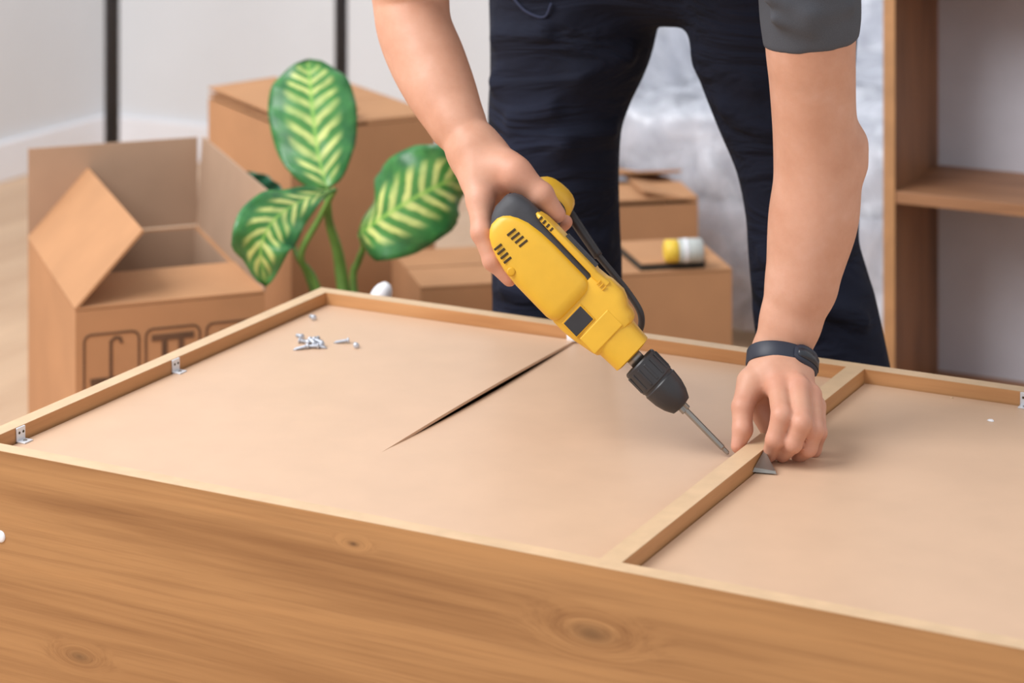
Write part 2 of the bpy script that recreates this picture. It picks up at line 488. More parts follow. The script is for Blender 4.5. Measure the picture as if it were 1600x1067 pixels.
# ------------------------------------------------------------------ the cabinet being assembled, lying on its front
H, DEP, LEN, T = 0.44, 0.690, 1.56, 0.018
cab = thing('wardrobe_carcass', (0.75, 0.345, 0), 'unfinished oak cabinet lying face down with its hardboard back facing up', 'cabinet')
ZP = H-0.0155
DX0, DX1 = 0.714, 0.735
SX = 0.372
def part(name, m, *boxes, bev=0.0, parent=cab, label=None):
    bm = NB()
    for b in boxes: box(bm, *b, bev)
    return obj(name, bm, m, parent, label=label)
e = 0.0006
fp = part('front_panel', M['oak_front'], (0, LEN, 0, T, 0.0, H-e), label='long oak side board facing the viewer')
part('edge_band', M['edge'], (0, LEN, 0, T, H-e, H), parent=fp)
bp_ = part('rear_panel', M['oak_rim'], (0, LEN, DEP-T, DEP, 0.0, H-e))
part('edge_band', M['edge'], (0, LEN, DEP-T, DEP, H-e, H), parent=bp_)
lp = part('end_panel', M['oak_rim_y'], (0, T, T, DEP-T, 0.0, H-e))
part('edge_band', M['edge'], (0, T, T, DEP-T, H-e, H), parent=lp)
rp = part('end_panel', M['oak_rim_y'], (LEN-T, LEN, T, DEP-T, 0.0, H-e))
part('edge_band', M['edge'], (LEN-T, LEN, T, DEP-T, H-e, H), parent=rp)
dv = part('divider', M['oak_rim_y'], (DX0, DX1, T, DEP-T, 0.02, H-e), label='cross divider between the two halves')
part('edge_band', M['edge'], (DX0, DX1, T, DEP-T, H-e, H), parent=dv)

def sheet(name, x0, x1, y0, y1, zf, label):
    """hardboard sheet, bowed a little as zf(x, y) says"""
    nx, ny, th = 36, 36, 0.003
    V, Fc = [], []
    for side in (0, 1):
        for i in range(nx+1):
            for j in range(ny+1):
                x = x0+(x1-x0)*i/nx; y = y0+(y1-y0)*j/ny
                V.append((x, y, ZP+zf(x, y)-side*th))
    q = lambda s, i, j: s*(nx+1)*(ny+1)+i*(ny+1)+j
    for i in range(nx):
        for j in range(ny):
            Fc.append((q(0, i, j), q(0, i+1, j), q(0, i+1, j+1), q(0, i, j+1)))
            Fc.append((q(1, i, j), q(1, i, j+1), q(1, i+1, j+1), q(1, i+1, j)))
    for i in range(nx):
        Fc.append((q(0, i, 0), q(1, i, 0), q(1, i+1, 0), q(0, i+1, 0)))
        Fc.append((q(0, i, ny), q(0, i+1, ny), q(1, i+1, ny), q(1, i, ny)))
    for j in range(ny):
        Fc.append((q(0, 0, j), q(0, 0, j+1), q(1, 0, j+1), q(1, 0, j)))
        Fc.append((q(0, nx, j), q(1, nx, j), q(1, nx, j+1), q(0, nx, j+1)))
    return obj(name, (V, Fc), M['hardboard'], cab, smooth=False, label=label)
def bow(y):                                   # how far the seam has sprung open along its length
    t = (y-0.225)/(0.672-0.225)
    return 0.0 if t <= 0 else (math.sin(math.pi*min(1, t*0.90))**0.9*(0.75+0.25*(1-t)) if t < 1 else 0.25)
def z_left(x, y):
    return 0.0036*bow(y)*max(0, 1-(SX-x)/0.16)**2
def z_right(x, y):
    return -0.0048*bow(y)*max(0, 1-(x-SX)/0.16)**2
sheet('back_sheet', T+0.003, SX, T-0.004, DEP-T-0.0015, z_left, 'left hardboard sheet bowed up at its seam')
sheet('back_sheet', SX, DX0-0.0005, T-0.004, DEP-T-0.0015, z_right, 'middle hardboard sheet bowed down at its seam')
sheet('back_sheet', DX1+0.002, LEN-T-0.002, T-0.004, DEP-T-0.003, lambda x, y: 0.0, 'right hardboard sheet beyond the divider')

def bracket(c, ex, ey, hole=True):
    """small zinc angle: an upright plate with two holes and a foot"""
    ez = Vector((0, 0, 1)); c = Vector(c)
    bm = NB()
    frame_box(bm, c+ez*0.0075+ey*0.001, ex, ey, ez, 0.0068, 0.0010, 0.0075, 0.0006)
    frame_box(bm, c+ey*0.006+ez*0.0008, ex, ey, ez, 0.0068, 0.006, 0.0008, 0.0005)
    b = obj('bracket', bm, M['plate'], cab)
    for s in (-1, 1):
        bm = NB(); lathe(bm, c+ex*0.0032*s+ez*0.0095+ey*0.0021, ey, [(0, 0.0014), (0.0003, 0.0014)], 10)
        obj('screw_hole', bm, M['slot'], b)
    bm = NB(); lathe(bm, c+ey*0.007+ez*0.0016, ez, [(0, 0.0022), (0.0006, 0.0022), (0.0010, 0.0012)], 10)
    obj('screw_head', bm, M['steel'], b)
EX, EY, EZ = Vector((1, 0, 0)), Vector((0, 1, 0)), Vector((0, 0, 1))
p = atz(38, 690, ZP);   bracket((T+0.0002, max(p.y, 0.03), ZP), EY, EX)
p = atz(281, 582, ZP);  bracket((T+0.0002, p.y, ZP), EY, EX)
p = atz(1598, 641, ZP); bracket((p.x, DEP-T-0.0002, ZP), -EX, -EY)
p = atz(885, 537, ZP)
bm = NB(); frame_box(bm, (SX-0.003, DEP-T-0.004, ZP+0.005), EX, EY, EZ, 0.006, 0.0045, 0.005, 0.0025)
obj('seam_clip', bm, M['white_plastic'], cab, smooth=True, label='white plastic clip at the far end of the seam')
# grey triangular corner plate beside the divider
bm = NB()
p0 = Vector((DX1, atz(1181, 737, ZP).y, ZP+0.0015))
tri = [p0+Vector((0.0, -0.006, 0)), p0+Vector((0.0235, -0.001, 0)), p0+Vector((0.0, 0.026, 0))]
top = [p0+Vector((0.001, -0.004, 0.004)), p0+Vector((0.022, 0.0, 0.0025)), p0+Vector((0.001, 0.024, 0.014))]
a_ = [bm.verts.new(v) for v in tri]; b_ = [bm.verts.new(v) for v in top]
bm.faces.new(a_[::-1]); bm.faces.new(b_)
for i in range(3): bm.faces.new((a_[i], a_[(i+1) % 3], b_[(i+1) % 3], b_[i]))
obj('corner_plate', bm, M['steel'], cab, label='grey triangular corner plate beside the fingers')
# white cap on the side board
p = Vector((0.053, 0, 0))
v0 = at(1, 838, 1.0)-CAM; q = CAM+v0*(-CAM.y/v0.y)
bm = NB(); lathe(bm, Vector((q.x, 0.0005, q.z)), -EY, [(0, 0.0062), (0.0015, 0.006), (0.0022, 0.004)], 16)
obj('cam_cap', bm, M['white_plastic'], cab, smooth=True, label='round white cap set in the side board')
# flake of wood on the right sheet
def flake(px, py, r, label):
    c = atz(px, py, ZP)
    bm = NB()
    pts = [c+Vector((math.cos(a)*r*random.uniform(.6, 1.2), math.sin(a)*r*random.uniform(.5, 1), 0.0003)) for a in np.linspace(0, 2*math.pi, 7)[:-1]]
    top = [v+Vector((0, 0, r*0.5)) for v in pts]
    ring_loft(bm, [pts, [c+(v-c)*0.6+Vector((0, 0, r*0.4)) for v in pts]])
    o = obj('wood_chip', bm, M['edge'] if r < 0.003 else M['white_plastic'])
    tag(o, label, 'wood chip')
flake(1549, 658, 0.0042, 'pale wood chip lying on the right hardboard sheet near the rear board')
flake(1487, 622, 0.0026, 'tiny wood crumb against the rear board right of the divider')

# ------------------------------------------------------------------ loose screws
def make_screw():
    r = thing('screw', (0, 0, 0), 'x', 'screw', 'loose screws on the hardboard')
    bm = NB()
    lathe(bm, Vector((0, 0, 0)), EX, [(0, 0.0014), (0.0007, 0.0033), (0.0014, 0.0036), (0.0032, 0.0021)], 14)
    obj('head', bm, M['zinc'], r, True)
    prof = [(0.003, 0.0021)]
    for i in range(9):
        prof += [(0.004+i*0.0014, 0.0017), (0.0046+i*0.0014, 0.0026), (0.0050+i*0.0014, 0.0017)]
    prof += [(0.0172, 0.0013), (0.0195, 0.0002)]
    bm = NB(); lathe(bm, Vector((0, 0, 0)), EX, prof, 10)
    obj('shank', bm, M['zinc'], r, True)
    return r
screw0 = make_screw(); used = [False]
def place_screw(px, py, rz, ry, label, dz=0.0):
    p = atz(px, py, ZP)
    if used[0]:
        r = screw0.copy(); COL.objects.link(r)
        for ch in screw0.children:
            c = ch.copy(); c.parent = r; COL.objects.link(c)
    else: r = screw0; used[0] = True
    r.location = (p.x, p.y, ZP+0.0036*abs(math.cos(ry))+dz+z_left(p.x, p.y)); r.rotation_euler = (0, ry, rz)
    r['label'] = label
pile = 'small bright screw in the loose heap on the left hardboard sheet'
for px, py, rz, ry, dz in ((466, 536, 0.3, 0.15, 0), (472, 531, 2.5, 0.15, 0), (478, 540, 1.2, 0.1, 0), (484, 537, -0.6, 0.1, 0.002), (488, 543, 0.2, 0.15, 0),
                           (494, 536, 2.0, 0.12, 0), (499, 545, 3.4, 0.12, 0.0), (505, 543, 2.9, 0.15, 0), (482, 545, 4.0, 0.15, 0), (490, 538, 6.0, 0.1, 0.003)):
    place_screw(px, py, rz, ry, pile, dz)
place_screw(546, 536, 3.7, 0.15, 'loose screw right of the heap, the left one of two lying together')
place_screw(557, 545, 2.2, 0.15, 'loose screw right of the heap, the right one of two lying together')
place_screw(491, 501, 2.4, 0.15, 'lone screw lying behind the heap nearest the cabinet\'s far left corner')

# ------------------------------------------------------------------ cardboard boxes
def L2(p): return Vector((p[0], p[1], 0))
def LW(p, z): return W(p[0], p[1], z)
class Carton:
    """a = near corner, u / v = its two sides, all in (right, forward) metres from the camera station"""
    def __init__(s, name, a, u, v, h, label, group='cardboard moving boxes'):
        s.a, s.u, s.v, s.h = (np.array(q, float) for q in (a, u, v, h))
        s.h = h
        c = s.a+s.u/2+s.v/2
        s.o = thing(name, LW(c, 0), label, 'box', group)
        s.th = 0.005
    def pt(s, i, j, z=None): return LW(s.a+s.u*i+s.v*j, s.h if z is None else z)
    def walls(s, mat='cardboard'):
        bm = NB(); z0 = 0.001
        cs = [(0, 0), (1, 0), (1, 1), (0, 1)]
        tu = s.th/np.linalg.norm(s.u); tv = s.th/np.linalg.norm(s.v)
        for (i0, j0, i1, j1) in ((0, 0, 1, tv), (0, 1-tv, 1, 1), (0, tv, tu, 1-tv), (1-tu, tv, 1, 1-tv)):
            hexa(bm, [s.pt(i0, j0, z0), s.pt(i1, j0, z0), s.pt(i1, j1, z0), s.pt(i0, j1, z0)], [s.pt(i0, j0), s.pt(i1, j0), s.pt(i1, j1), s.pt(i0, j1)])
        hexa(bm, [s.pt(tu, tv, z0), s.pt(1-tu, tv, z0), s.pt(1-tu, 1-tv, z0), s.pt(tu, 1-tv, z0)], [s.pt(tu, tv, z0+.005), s.pt(1-tu, tv, z0+.005), s.pt(1-tu, 1-tv, z0+.005), s.pt(tu, 1-tv, z0+.005)])
        return obj('body', bm, M[mat], s.o)
    def flap(s, side, length, ang, mat='cardboard', taper=0.03, lift=0.0, name='flap'):
        """ang: 0 = folded in flat over the box, 90 = standing up, 180 = folded out flat"""
        un, vn = s.u/np.linalg.norm(s.u), s.v/np.linalg.norm(s.v)
        q0, q1, inn = {'front': ((0, 0), (1, 0), vn), 'back': ((1, 1), (0, 1), -vn), 'left': ((0, 1), (0, 0), un), 'right': ((1, 0), (1, 1), -un)}[side]
        p0, p1 = s.pt(*q0)+EZ*(0.003+lift), s.pt(*q1)+EZ*(0.003+lift)
        dirv = LW(inn, 0)-LW((0, 0), 0)
        g = dirv*math.cos(math.radians(ang))+EZ*math.sin(math.radians(ang))
        along = (p1-p0)
        bm = NB(); slab(bm, [p0, p1, p1-along*taper+g*length, p0+along*taper+g*length], 0.004)
        return obj(name, bm, M[mat], s.o)

# open box at the left, with printed handling marks
ua = np.array((0.257, 0.095)); va = np.array((-0.155, 0.425))
D0 = (0.892*F_PX/987)
a0 = np.array(((118-800)/F_PX*D0, D0))
bx = Carton('cardboard_box', a0, ua, va, 0.328, 'open cardboard box at the left with its flaps standing up and printed handling marks')
body1 = bx.walls()
bx.flap('back', 0.142, 90, 'cardboard_in', 0.0)
bx.flap('right', 0.142, 94, 'cardboard_in', 0.0)
bx.flap('left', 0.142, 47, 'cardboard', 0.0)
bx.flap('front', 0.142, 4, 'cardboard', 0.04)
# lining of the inside so the inner faces read as raw board
bm = NB()
ul = np.linalg.norm(ua); vl = np.linalg.norm(va); tu, tv = 0.0055/ul, 0.0055/vl
for (i0, j0, i1, j1) in ((tu, 1-tv-.004, 1-tu, 1-tv), (1-tu-.004, tv, 1-tu, 1-tv)):
    hexa(bm, [bx.pt(i0, j0, .01), bx.pt(i1, j0, .01), bx.pt(i1, j1, .01), bx.pt(i0, j1, .01)], [bx.pt(i0, j0, .326), bx.pt(i1, j0, .326), bx.pt(i1, j1, .326), bx.pt(i0, j1, .326)])
obj('inner_lining', bm, M['cardboard_in'], body1)
# printed marks on its front: three rounded frames, an upturned umbrella, two upturned arrows and a glass
def on_front(i, z): return bx.pt(i, 0, z)
un_ = (bx.pt(1, 0)-bx.pt(0, 0)).normalized(); fn_ = -(LW(va/vl, 0)-LW((0, 0), 0)).normalized()
def stroke(bm, pts, w, close=False):
    """flat printed line of width w; pts in metres along the front face from its left edge, and height"""
    o = bx.pt(0, 0, 0)
    P = [o+un_*x+EZ*z+fn_*0.0006 for x, z in pts]
    if close: P = P+[P[0]]
    for p, q in zip(P, P[1:]):
        d = (q-p)
        if d.length < 1e-6: continue
        s = d.normalized().cross(fn_)*w/2; ex = d.normalized()*w*0.4
        hexa(bm, [p-ex-s, q+ex-s, q+ex+s, p-ex+s], [v+fn_*0.0004 for v in (p-ex-s, q+ex-s, q+ex+s, p-ex+s)])
def rrect(x0, x1, z0, z1, r):
    out = []
    for cx, cz, a0_ in ((x1-r, z1-r, 0), (x0+r, z1-r, 90), (x0+r, z0+r, 180), (x1-r, z0+r, 270)):
        for k in range(4):
            a = math.radians(a0_+30*k); out.append((cx+r*math.cos(a), cz+r*math.sin(a)))
    return out
zt = 0.293
for k in range(3):
    x0 = 0.012+k*0.088
    bm = NB(); stroke(bm, rrect(x0, x0+0.078, zt-0.105, zt, 0.010), 0.0028, True)
    if k == 0:      # umbrella upside down: handle hook on top, canopy below
        cx = x0+0.038
        stroke(bm, [(cx, zt-0.085), (cx, zt-0.012), (cx+0.006, zt-0.007), (cx+0.013, zt-0.008), (cx+0.015, zt-0.014)], 0.0042)
        for m in range(9):
            w_ = 0.028*math.sqrt(max(0.02, 1-(m/9)**2)); stroke(bm, [(cx-w_, zt-0.064-m*0.003), (cx+w_, zt-0.064-m*0.003)], 0.0036)
    elif k == 1:    # two arrows pointing down under a bar
        stroke(bm, [(x0+0.012, zt-0.013), (x0+0.066, zt-0.013)], 0.009)
        for cx in (x0+0.027, x0+0.051):
            stroke(bm, [(cx, zt-0.015), (cx, zt-0.075)], 0.008)
            for m in range(6): stroke(bm, [(cx-0.013+m*0.0024, zt-0.068-m*0.004), (cx+0.013-m*0.0024, zt-0.068-m*0.004)], 0.0045)
    else:           # goblet upside down
        cx = x0+0.039
        stroke(bm, [(cx-0.016, zt-0.014), (cx+0.016, zt-0.014)], 0.006); stroke(bm, [(cx, zt-0.015), (cx, zt-0.05)], 0.005)
        for m in range(8): stroke(bm, [(cx-0.008-m*0.0015, zt-0.052-m*0.005), (cx+0.008+m*0.0015, zt-0.052-m*0.005)], 0.0055)
    obj('printed_mark', bm, M['ink'], body1)

# tall closed box behind the plant
un = np.array((0.238, 0.133)); pv = np.array((-0.133, 0.238))/0.2726
b2 = Carton('cardboard_box', (-0.3717, 3.933), un, pv*0.3728, 0.4575, 'tall closed cardboard box behind the leafy plant, one lid flap lifting')
b2.walls()
b2.flap('right', 0.13, 0, taper=0.0); b2.flap('front', 0.185, 0, taper=0.0, lift=0.004); b2.flap('back', 0.185, 0, taper=0.0, lift=0.004); b2.flap('left', 0.13, 4, taper=0.02, lift=0.016)
# low closed box right of the plant
b3 = Carton('cardboard_box', (-0.1463, 3.735), (0.165, 0.035), (-0.058, 0.236), 0.245, 'low closed cardboard box between the plant and the trouser leg')
b3.walls(); b3.flap('front', 0.118, 0, taper=0.0); b3.flap('back', 0.118, 0, taper=0.0)
# box seen between the legs
b4 = Carton('cardboard_box', (0.098, 3.606), (0.246, 0.048), (-0.040, 0.2), 0.295, 'closed cardboard box seen between the legs with a small bottle on top')
b4.walls(); b4.flap('front', 0.1, 0, taper=0.0); b4.flap('back', 0.1, 0, taper=0.0)
# flat box behind it
b5 = Carton('cardboard_box', (0.07, 4.03), (0.255, 0.05), (-0.04, 0.2), 0.306, 'cardboard box at the back between the legs, its lid flaps loosely folded')
b5.walls(); b5.flap('left', 0.1, 3, taper=0.0); b5.flap('right', 0.1, 12, taper=0.03); b5.flap('back', 0.1, 14, taper=0.0, lift=0.008); b5.flap('front', 0.1, 4, taper=0.02, lift=0.006)
# thin board with dark edge lying on box four
tf = thing('folder', at(1045, 395, 3.68), 'thin brown board with dark edges lying on the box between the legs', 'board')
zf = 0.3085
A_, B_, C_, D_ = atz(1003, 414, zf), atz(1098, 409, zf), atz(1088, 377, zf), atz(968, 384, zf)
bm = NB(); slab(bm, [v+EZ*0.001 for v in (A_, B_, C_, D_)], 0.002, EZ); obj('cover', bm, M['cardboard'], tf)
bm = NB(); s_ = lambda v: mid_+(v-mid_)*1.06-EZ*0.0045
mid_ = (A_+B_+C_+D_)/4
slab(bm, [s_(A_), s_(B_), s_(C_), s_(D_)], 0.009, EZ); obj('dark_edge', bm, M['slot_grey'], tf, label='dark slab showing past the edge')  # dark slab below the cover, slightly larger so its rim shows
# small bottle lying on it
bt = thing('glue_bottle', at(1064, 400, 3.66), 'small white bottle with yellow cap lying on the box between the legs', 'bottle')
r_ = 0.0185; c0 = atz(1038, 411, zf+0.002)+EZ*r_; c1 = atz(1097, 409, zf+0.002)+EZ*r_
ax = (c1-c0).normalized(); Lb = (c1-c0).length
bm = NB(); lathe(bm, c0+ax*Lb*0.36, ax, [(0, r_*0.9), (0.002, r_), (Lb*0.6, r_), (Lb*0.64, r_*0.85)], 20); obj('bottle_body', bm, M['label_grey'], bt, True)
bm = NB(); lathe(bm, c0, ax, [(0, r_*0.7), (0.002, r_*0.95), (Lb*0.34, r_*0.95), (Lb*0.36, r_*0.8)], 20); obj('cap', bm, M['yellow_cap'], bt, True)
bm = NB(); lathe(bm, c0+ax*Lb*0.50, ax, [(0, r_*1.01), (0.0001, r_*1.02), (0.0055, r_*1.02), (0.0056, r_*1.01)], 20); obj('label_stripe', bm, M['white_plastic'], bt, True)

# ------------------------------------------------------------------ variegated potted plant
plant = thing('potted_plant', W(-0.24, 3.46, 0), 'potted plant with large green leaves streaked pale yellow, beside the boxes', 'plant')
pc = W(-0.24, 3.46, 0)
bm = NB(); lathe(bm, pc, EZ, [(0.001, 0.085), (0.02, 0.095), (0.16, 0.118), (0.24, 0.122), (0.247, 0.125), (0.247, 0.112), (0.225, 0.108)], 32)
obj('pot', bm, M['pot'], plant, True)
bm = NB(); lathe(bm, pc, EZ, [(0.21, 0.10), (0.228, 0.109), (0.229, 0.02)], 24); obj('soil', bm, M['soil'], plant)
def leaf(mid, width, side, nrm, mat='leaf', fold=0.25, wpow=0.75, peak=0.45, curl=0.0, name='leaf', ripple=0.004):
    """blade along the mid-rib points; side = across direction, nrm = the way the upper face looks"""
    nu, nv = 28, 14
    path = bez(mid, 10); n = len(path)-1
    V, UV, Fc = [], [], []
    side = side.normalized()
    for i in range(nu+1):
        t = i/nu; f = t*n; k = min(int(f), n-1); p = path[k].lerp(path[k+1], f-k)
        tg = (path[k+1]-path[k]).normalized()
        sd = (side-tg*side.dot(tg)).normalized(); up = sd.cross(tg)
        if up.dot(nrm) < 0: up = -up
        a = math.log(0.5)/math.log(peak)
        w = width*(math.sin(math.pi*t**a)**wpow if 0 < t < 1 else 0.0)
        w = max(w, 0.0006)
        for j in range(nv+1):
            s = 2*j/nv-1
            z = fold*abs(s)*w-curl*w*s*s+ripple*math.sin(t*24+3*s)*abs(s)
            V.append(p+sd*s*w+up*z); UV.append((t, j/nv))
    for i in range(nu):
        for j in range(nv): Fc.append((i*(nv+1)+j, i*(nv+1)+j+1, (i+1)*(nv+1)+j+1, (i+1)*(nv+1)+j))
    o = obj(name, (V, Fc), M[mat], plant, True)
    uvl = o.data.uv_layers.new(name='UVMap')
    for lp_ in o.data.loops: uvl.data[lp_.index].uv = UV[lp_.vertex_index]
    md = o.modifiers.new('thick', 'SOLIDIFY'); md.thickness = 0.0012
    return o
R_ = W(1, 0, 0)-W(0, 0, 0); FW = W(0, 1, 0)-W(0, 0, 0)
# upright leaf
leaf([at(512, 296, 3.42), at(497, 240, 3.45), at(488, 170, 3.49), at(484, 124, 3.52), at(481, 94, 3.54)], 0.066, R_*1.0-EZ*0.08, -FW, fold=0.12, curl=0.18, wpow=0.55, peak=0.50)
# right leaf
leaf([at(562, 366, 3.42), at(598, 340, 3.38), at(655, 305, 3.36), at(705, 280, 3.36), at(765, 252, 3.40)], 0.068, EZ*0.95+R_*0.32, -FW+EZ*0.4, fold=0.05, curl=0.25, wpow=0.45, peak=0.44)
# low left leaf
leaf([at(523, 296, 3.40), at(475, 312, 3.34), at(430, 342, 3.28), at(408, 385, 3.25), at(416, 446, 3.27)], 0.046, R_*0.8-EZ*0.6, -FW*0.8+EZ*0.8, fold=0.12, curl=0.1, wpow=0.8, peak=0.62)
# small dark leaf behind
leaf([at(450, 330, 3.56), at(415, 300, 3.58), at(378, 270, 3.60)], 0.025, EZ+R_*0.3, -FW, 'leaf_dark', wpow=0.8)
def stem(pts, r0, r1):
    bm = NB(); tube(bm, pts, lambda t: r0+(r1-r0)*t, 10, 6); obj('petiole', bm, M['stem'], plant, True)
stem([pc+EZ*0.225+R_*0.004, at(535, 440, 3.47), at(527, 390, 3.46), at(514, 345, 3.44), at(512, 296, 3.42)], 0.0115, 0.0045)
stem([pc+EZ*0.225-R_*0.02, at(492, 440, 3.46), at(470, 400, 3.44), at(500, 340, 3.43), at(523, 296, 3.40)], 0.006, 0.004)
stem([pc+EZ*0.225+R_*0.02, at(552, 440, 3.46), at(560, 408, 3.45), at(568, 385, 3.43), at(563, 366, 3.42)], 0.006, 0.0042)
stem([pc+EZ*0.225-R_*0.03+FW*0.02, at(480, 430, 3.5), at(462, 395, 3.53), at(450, 330, 3.56)], 0.005, 0.003)

# white rolled foam behind the cabinet rim
fr_ = thing('foam_roll', W(-0.176, 3.09, 0), 'white rolled foam end poking up behind the cabinet, in front of the plant', 'foam')
c = at(594, 465, 3.09)
bm = NB(); lathe(bm, Vector((c.x, c.y, 0.0)), EZ, [(0.001, 0.014), (c.z-0.012, 0.0145), (c.z+0.0, 0.0145)], 20); obj('roll', bm, M['white_plastic'], fr_, True)
bm = NB()
tip = at(601, 441, 3.09)
rings = []
for k in range(7):
    t = k/6; r = 0.0148*math.sqrt(max(0.03, 1-(t*0.985)**2)); cc = Vector((c.x, c.y, c.z)).lerp(tip+EZ*0.0, t)
    rings.append([cc+R_*math.cos(a)*r+FW*math.sin(a)*r for a in np.linspace(0, 2*math.pi, 19)[:-1]])
ring_loft(bm, rings); obj('rounded_end', bm, M['white_plastic'], fr_, True)

# ------------------------------------------------------------------ bookcase on the right
shp = at(1380, 300, 3.70)
sx, sy = shp.x, shp.y
SW, SD, ST, SH = 0.62, 0.235, 0.019, 1.30
bc = thing('bookcase', (sx+SW/2, sy+SD/2, 0), 'open oak bookcase with a pale back standing at the right', 'bookcase')
for x in (sx, sx+SW-ST):
    bm = NB(); box(bm, x, x+ST, sy+0.0012, sy+SD, 0, SH, 0.0008); sp_ = obj('side_panel', bm, M['oak_shelf'], bc)
    bm = NB(); box(bm, x, x+ST, sy, sy+0.0012, 0, SH); obj('edge_band', bm, M['oak_front_edge'], sp_)
for z in (0.07, 0.412, 0.755, 1.098):
    bm = NB(); box(bm, sx+ST, sx+SW-ST, sy+0.002, sy+SD-0.006, z-ST, z, 0.0008); obj('shelf_board', bm, M['oak_board'], bc)
bm = NB(); box(bm, sx+ST, sx+SW-ST, sy, sy+SD, SH-ST, SH, 0.0008); obj('top_board', bm, M['oak_board'], bc)
bm = NB(); box(bm, sx+ST, sx+SW-ST, sy+0.012, sy+0.03, 0, 0.05); obj('plinth', bm, M['oak_board'], bc)
bm = NB(); box(bm, sx+ST, sx+SW-ST, sy+SD-0.006, sy+SD, 0.0, SH-ST); obj('back_board', bm, M['shelf_back'], bc)

# ------------------------------------------------------------------ black clothes rail against the back wall
p1, p2 = at(175, 0, 5.25), at(533, 0, 5.12)
rail = thing('clothes_rail', ((p1.x+p2.x)/2, (p1.y+p2.y)/2, 0), 'black metal clothes rail with two uprights by the back wall', 'clothes rack')
for p, r in ((p1, 0.017), (p2, 0.0145)):
    bm = NB(); lathe(bm, Vector((p.x, p.y, 0)), EZ, [(0.03, r), (1.66, r)], 16); obj('upright', bm, M['black_metal'], rail, True)
    bm = NB(); box(bm, p.x-0.02, p.x+0.02, p.y-0.16, p.y+0.16, 0.002, 0.032, 0.004); obj('foot', bm, M['black_metal'], rail)
bm = NB(); tube(bm, [Vector((p1.x, p1.y, 1.66)), Vector((p2.x, p2.y, 1.66))], 0.016, 12, 0); obj('hanging_bar', bm, M['black_metal'], rail, True)

# ------------------------------------------------------------------ sofa wrapped in clear plastic film
sofa = thing('wrapped_sofa', W(0.75, 4.45, 0), 'sofa wrapped in crinkled clear plastic film behind the person', 'sofa')
q0 = at(905, 300, 4.72)
ox, oy = q0.x, YB-0.83
SWD, SDP = 1.45, 0.72
bm = NB()
box(bm, ox+0.16, ox+SWD-0.16, oy+0.02, oy+SDP-0.16, 0.07, 0.24, 0.03); obj('seat_base', bm, M['sofa'], sofa, True)
for k in range(2):
    w_ = (SWD-0.34)/2
    bm = NB(); box(bm, ox+0.17+k*w_, ox+0.165+(k+1)*w_, oy+0.0, oy+SDP-0.2, 0.245, 0.37, 0.04); obj('seat_cushion', bm, M['sofa'], sofa, True)
bm = NB(); box(bm, ox+0.02, ox+SWD-0.02, oy+SDP-0.19, oy+SDP-0.02, 0.06, 0.72, 0.05); obj('backrest', bm, M['sofa'], sofa, True)
for x in (ox, ox+SWD-0.15):
    bm = NB(); box(bm, x+0.01, x+0.14, oy+0.02, oy+SDP-0.04, 0.06, 0.47, 0.05); obj('armrest', bm, M['sofa'], sofa, True)
for x in (ox+0.06, ox+SWD-0.06):
    for y in (oy+0.08, oy+SDP-0.08):
        bm = NB(); lathe(bm, Vector((x, y, 0)), EZ, [(0.001, 0.018), (0.075, 0.024)], 12); obj('foot', bm, M['black_metal'], sofa, True)
# the film: a sheet draped over the sofa, hanging to the floor in front and at the left end, crumpled all over
fold_n = [(rng.uniform(-1, 1, 3)*s, rng.uniform(0, 6.28), a) for s, a in ((7, .022), (11, .018), (16, .014), (22, .012), (30, .009), (42, .007), (60, .005), (80, .004)) for _ in range(2)]
def crumple(p):
    v = 0
    for w, ph, a in fold_n: v += 0.7*a*(abs(math.sin(p[0]*w[0]+p[1]*w[1]+p[2]*w[2]+ph))-0.5)
    return v
prof = [(-0.05, 0.01), (-0.045, 0.2), (-0.035, 0.38), (0.03, 0.41), (0.2, 0.415), (0.42, 0.42), (0.50, 0.46), (0.54, 0.74), (0.60, 0.78), (0.72, 0.77), (0.745, 0.6), (0.75, 0.3)]
arm = [(-0.05, 0.01), (-0.045, 0.2), (-0.035, 0.47), (0.03, 0.52), (0.2, 0.525), (0.42, 0.53), (0.52, 0.55), (0.55, 0.74), (0.60, 0.78), (0.72, 0.77), (0.745, 0.6), (0.75, 0.3)]
def pline(pr, n):
    P = [Vector((a, b, 0)) for a, b in pr]; d = [0]
    for a, b in zip(P, P[1:]): d.append(d[-1]+(b-a).length)
    out = []
    for i in range(n+1):
        s = d[-1]*i/n; k = max(j for j in range(len(d)) if d[j] <= s+1e-9); k = min(k, len(P)-2)
        out.append(P[k].lerp(P[k+1], (s-d[k])/max(1e-9, d[k+1]-d[k])))
    return out
NU, NV = 130, 90
pa, pb = pline(prof, NV), pline(arm, NV)
V, Fc = [], []
for i in range(NU+1):
    x = ox-0.06+(SWD+0.12)*i/NU
    t = max(0, 1-max(0, min(abs(x-ox-0.07), abs(x-ox-SWD+0.07))-0.09)/0.07); t = min(1, t)
    for j in range(NV+1):
        q = pa[j].lerp(pb[j], t)
        edge = 0
        p = Vector((x, oy+q.x, q.y))
        k = crumple(p)
        V.append((p.x+k*0.5, p.y-abs(k)*0.9, max(0.004, p.z+k*0.8+0.006)))
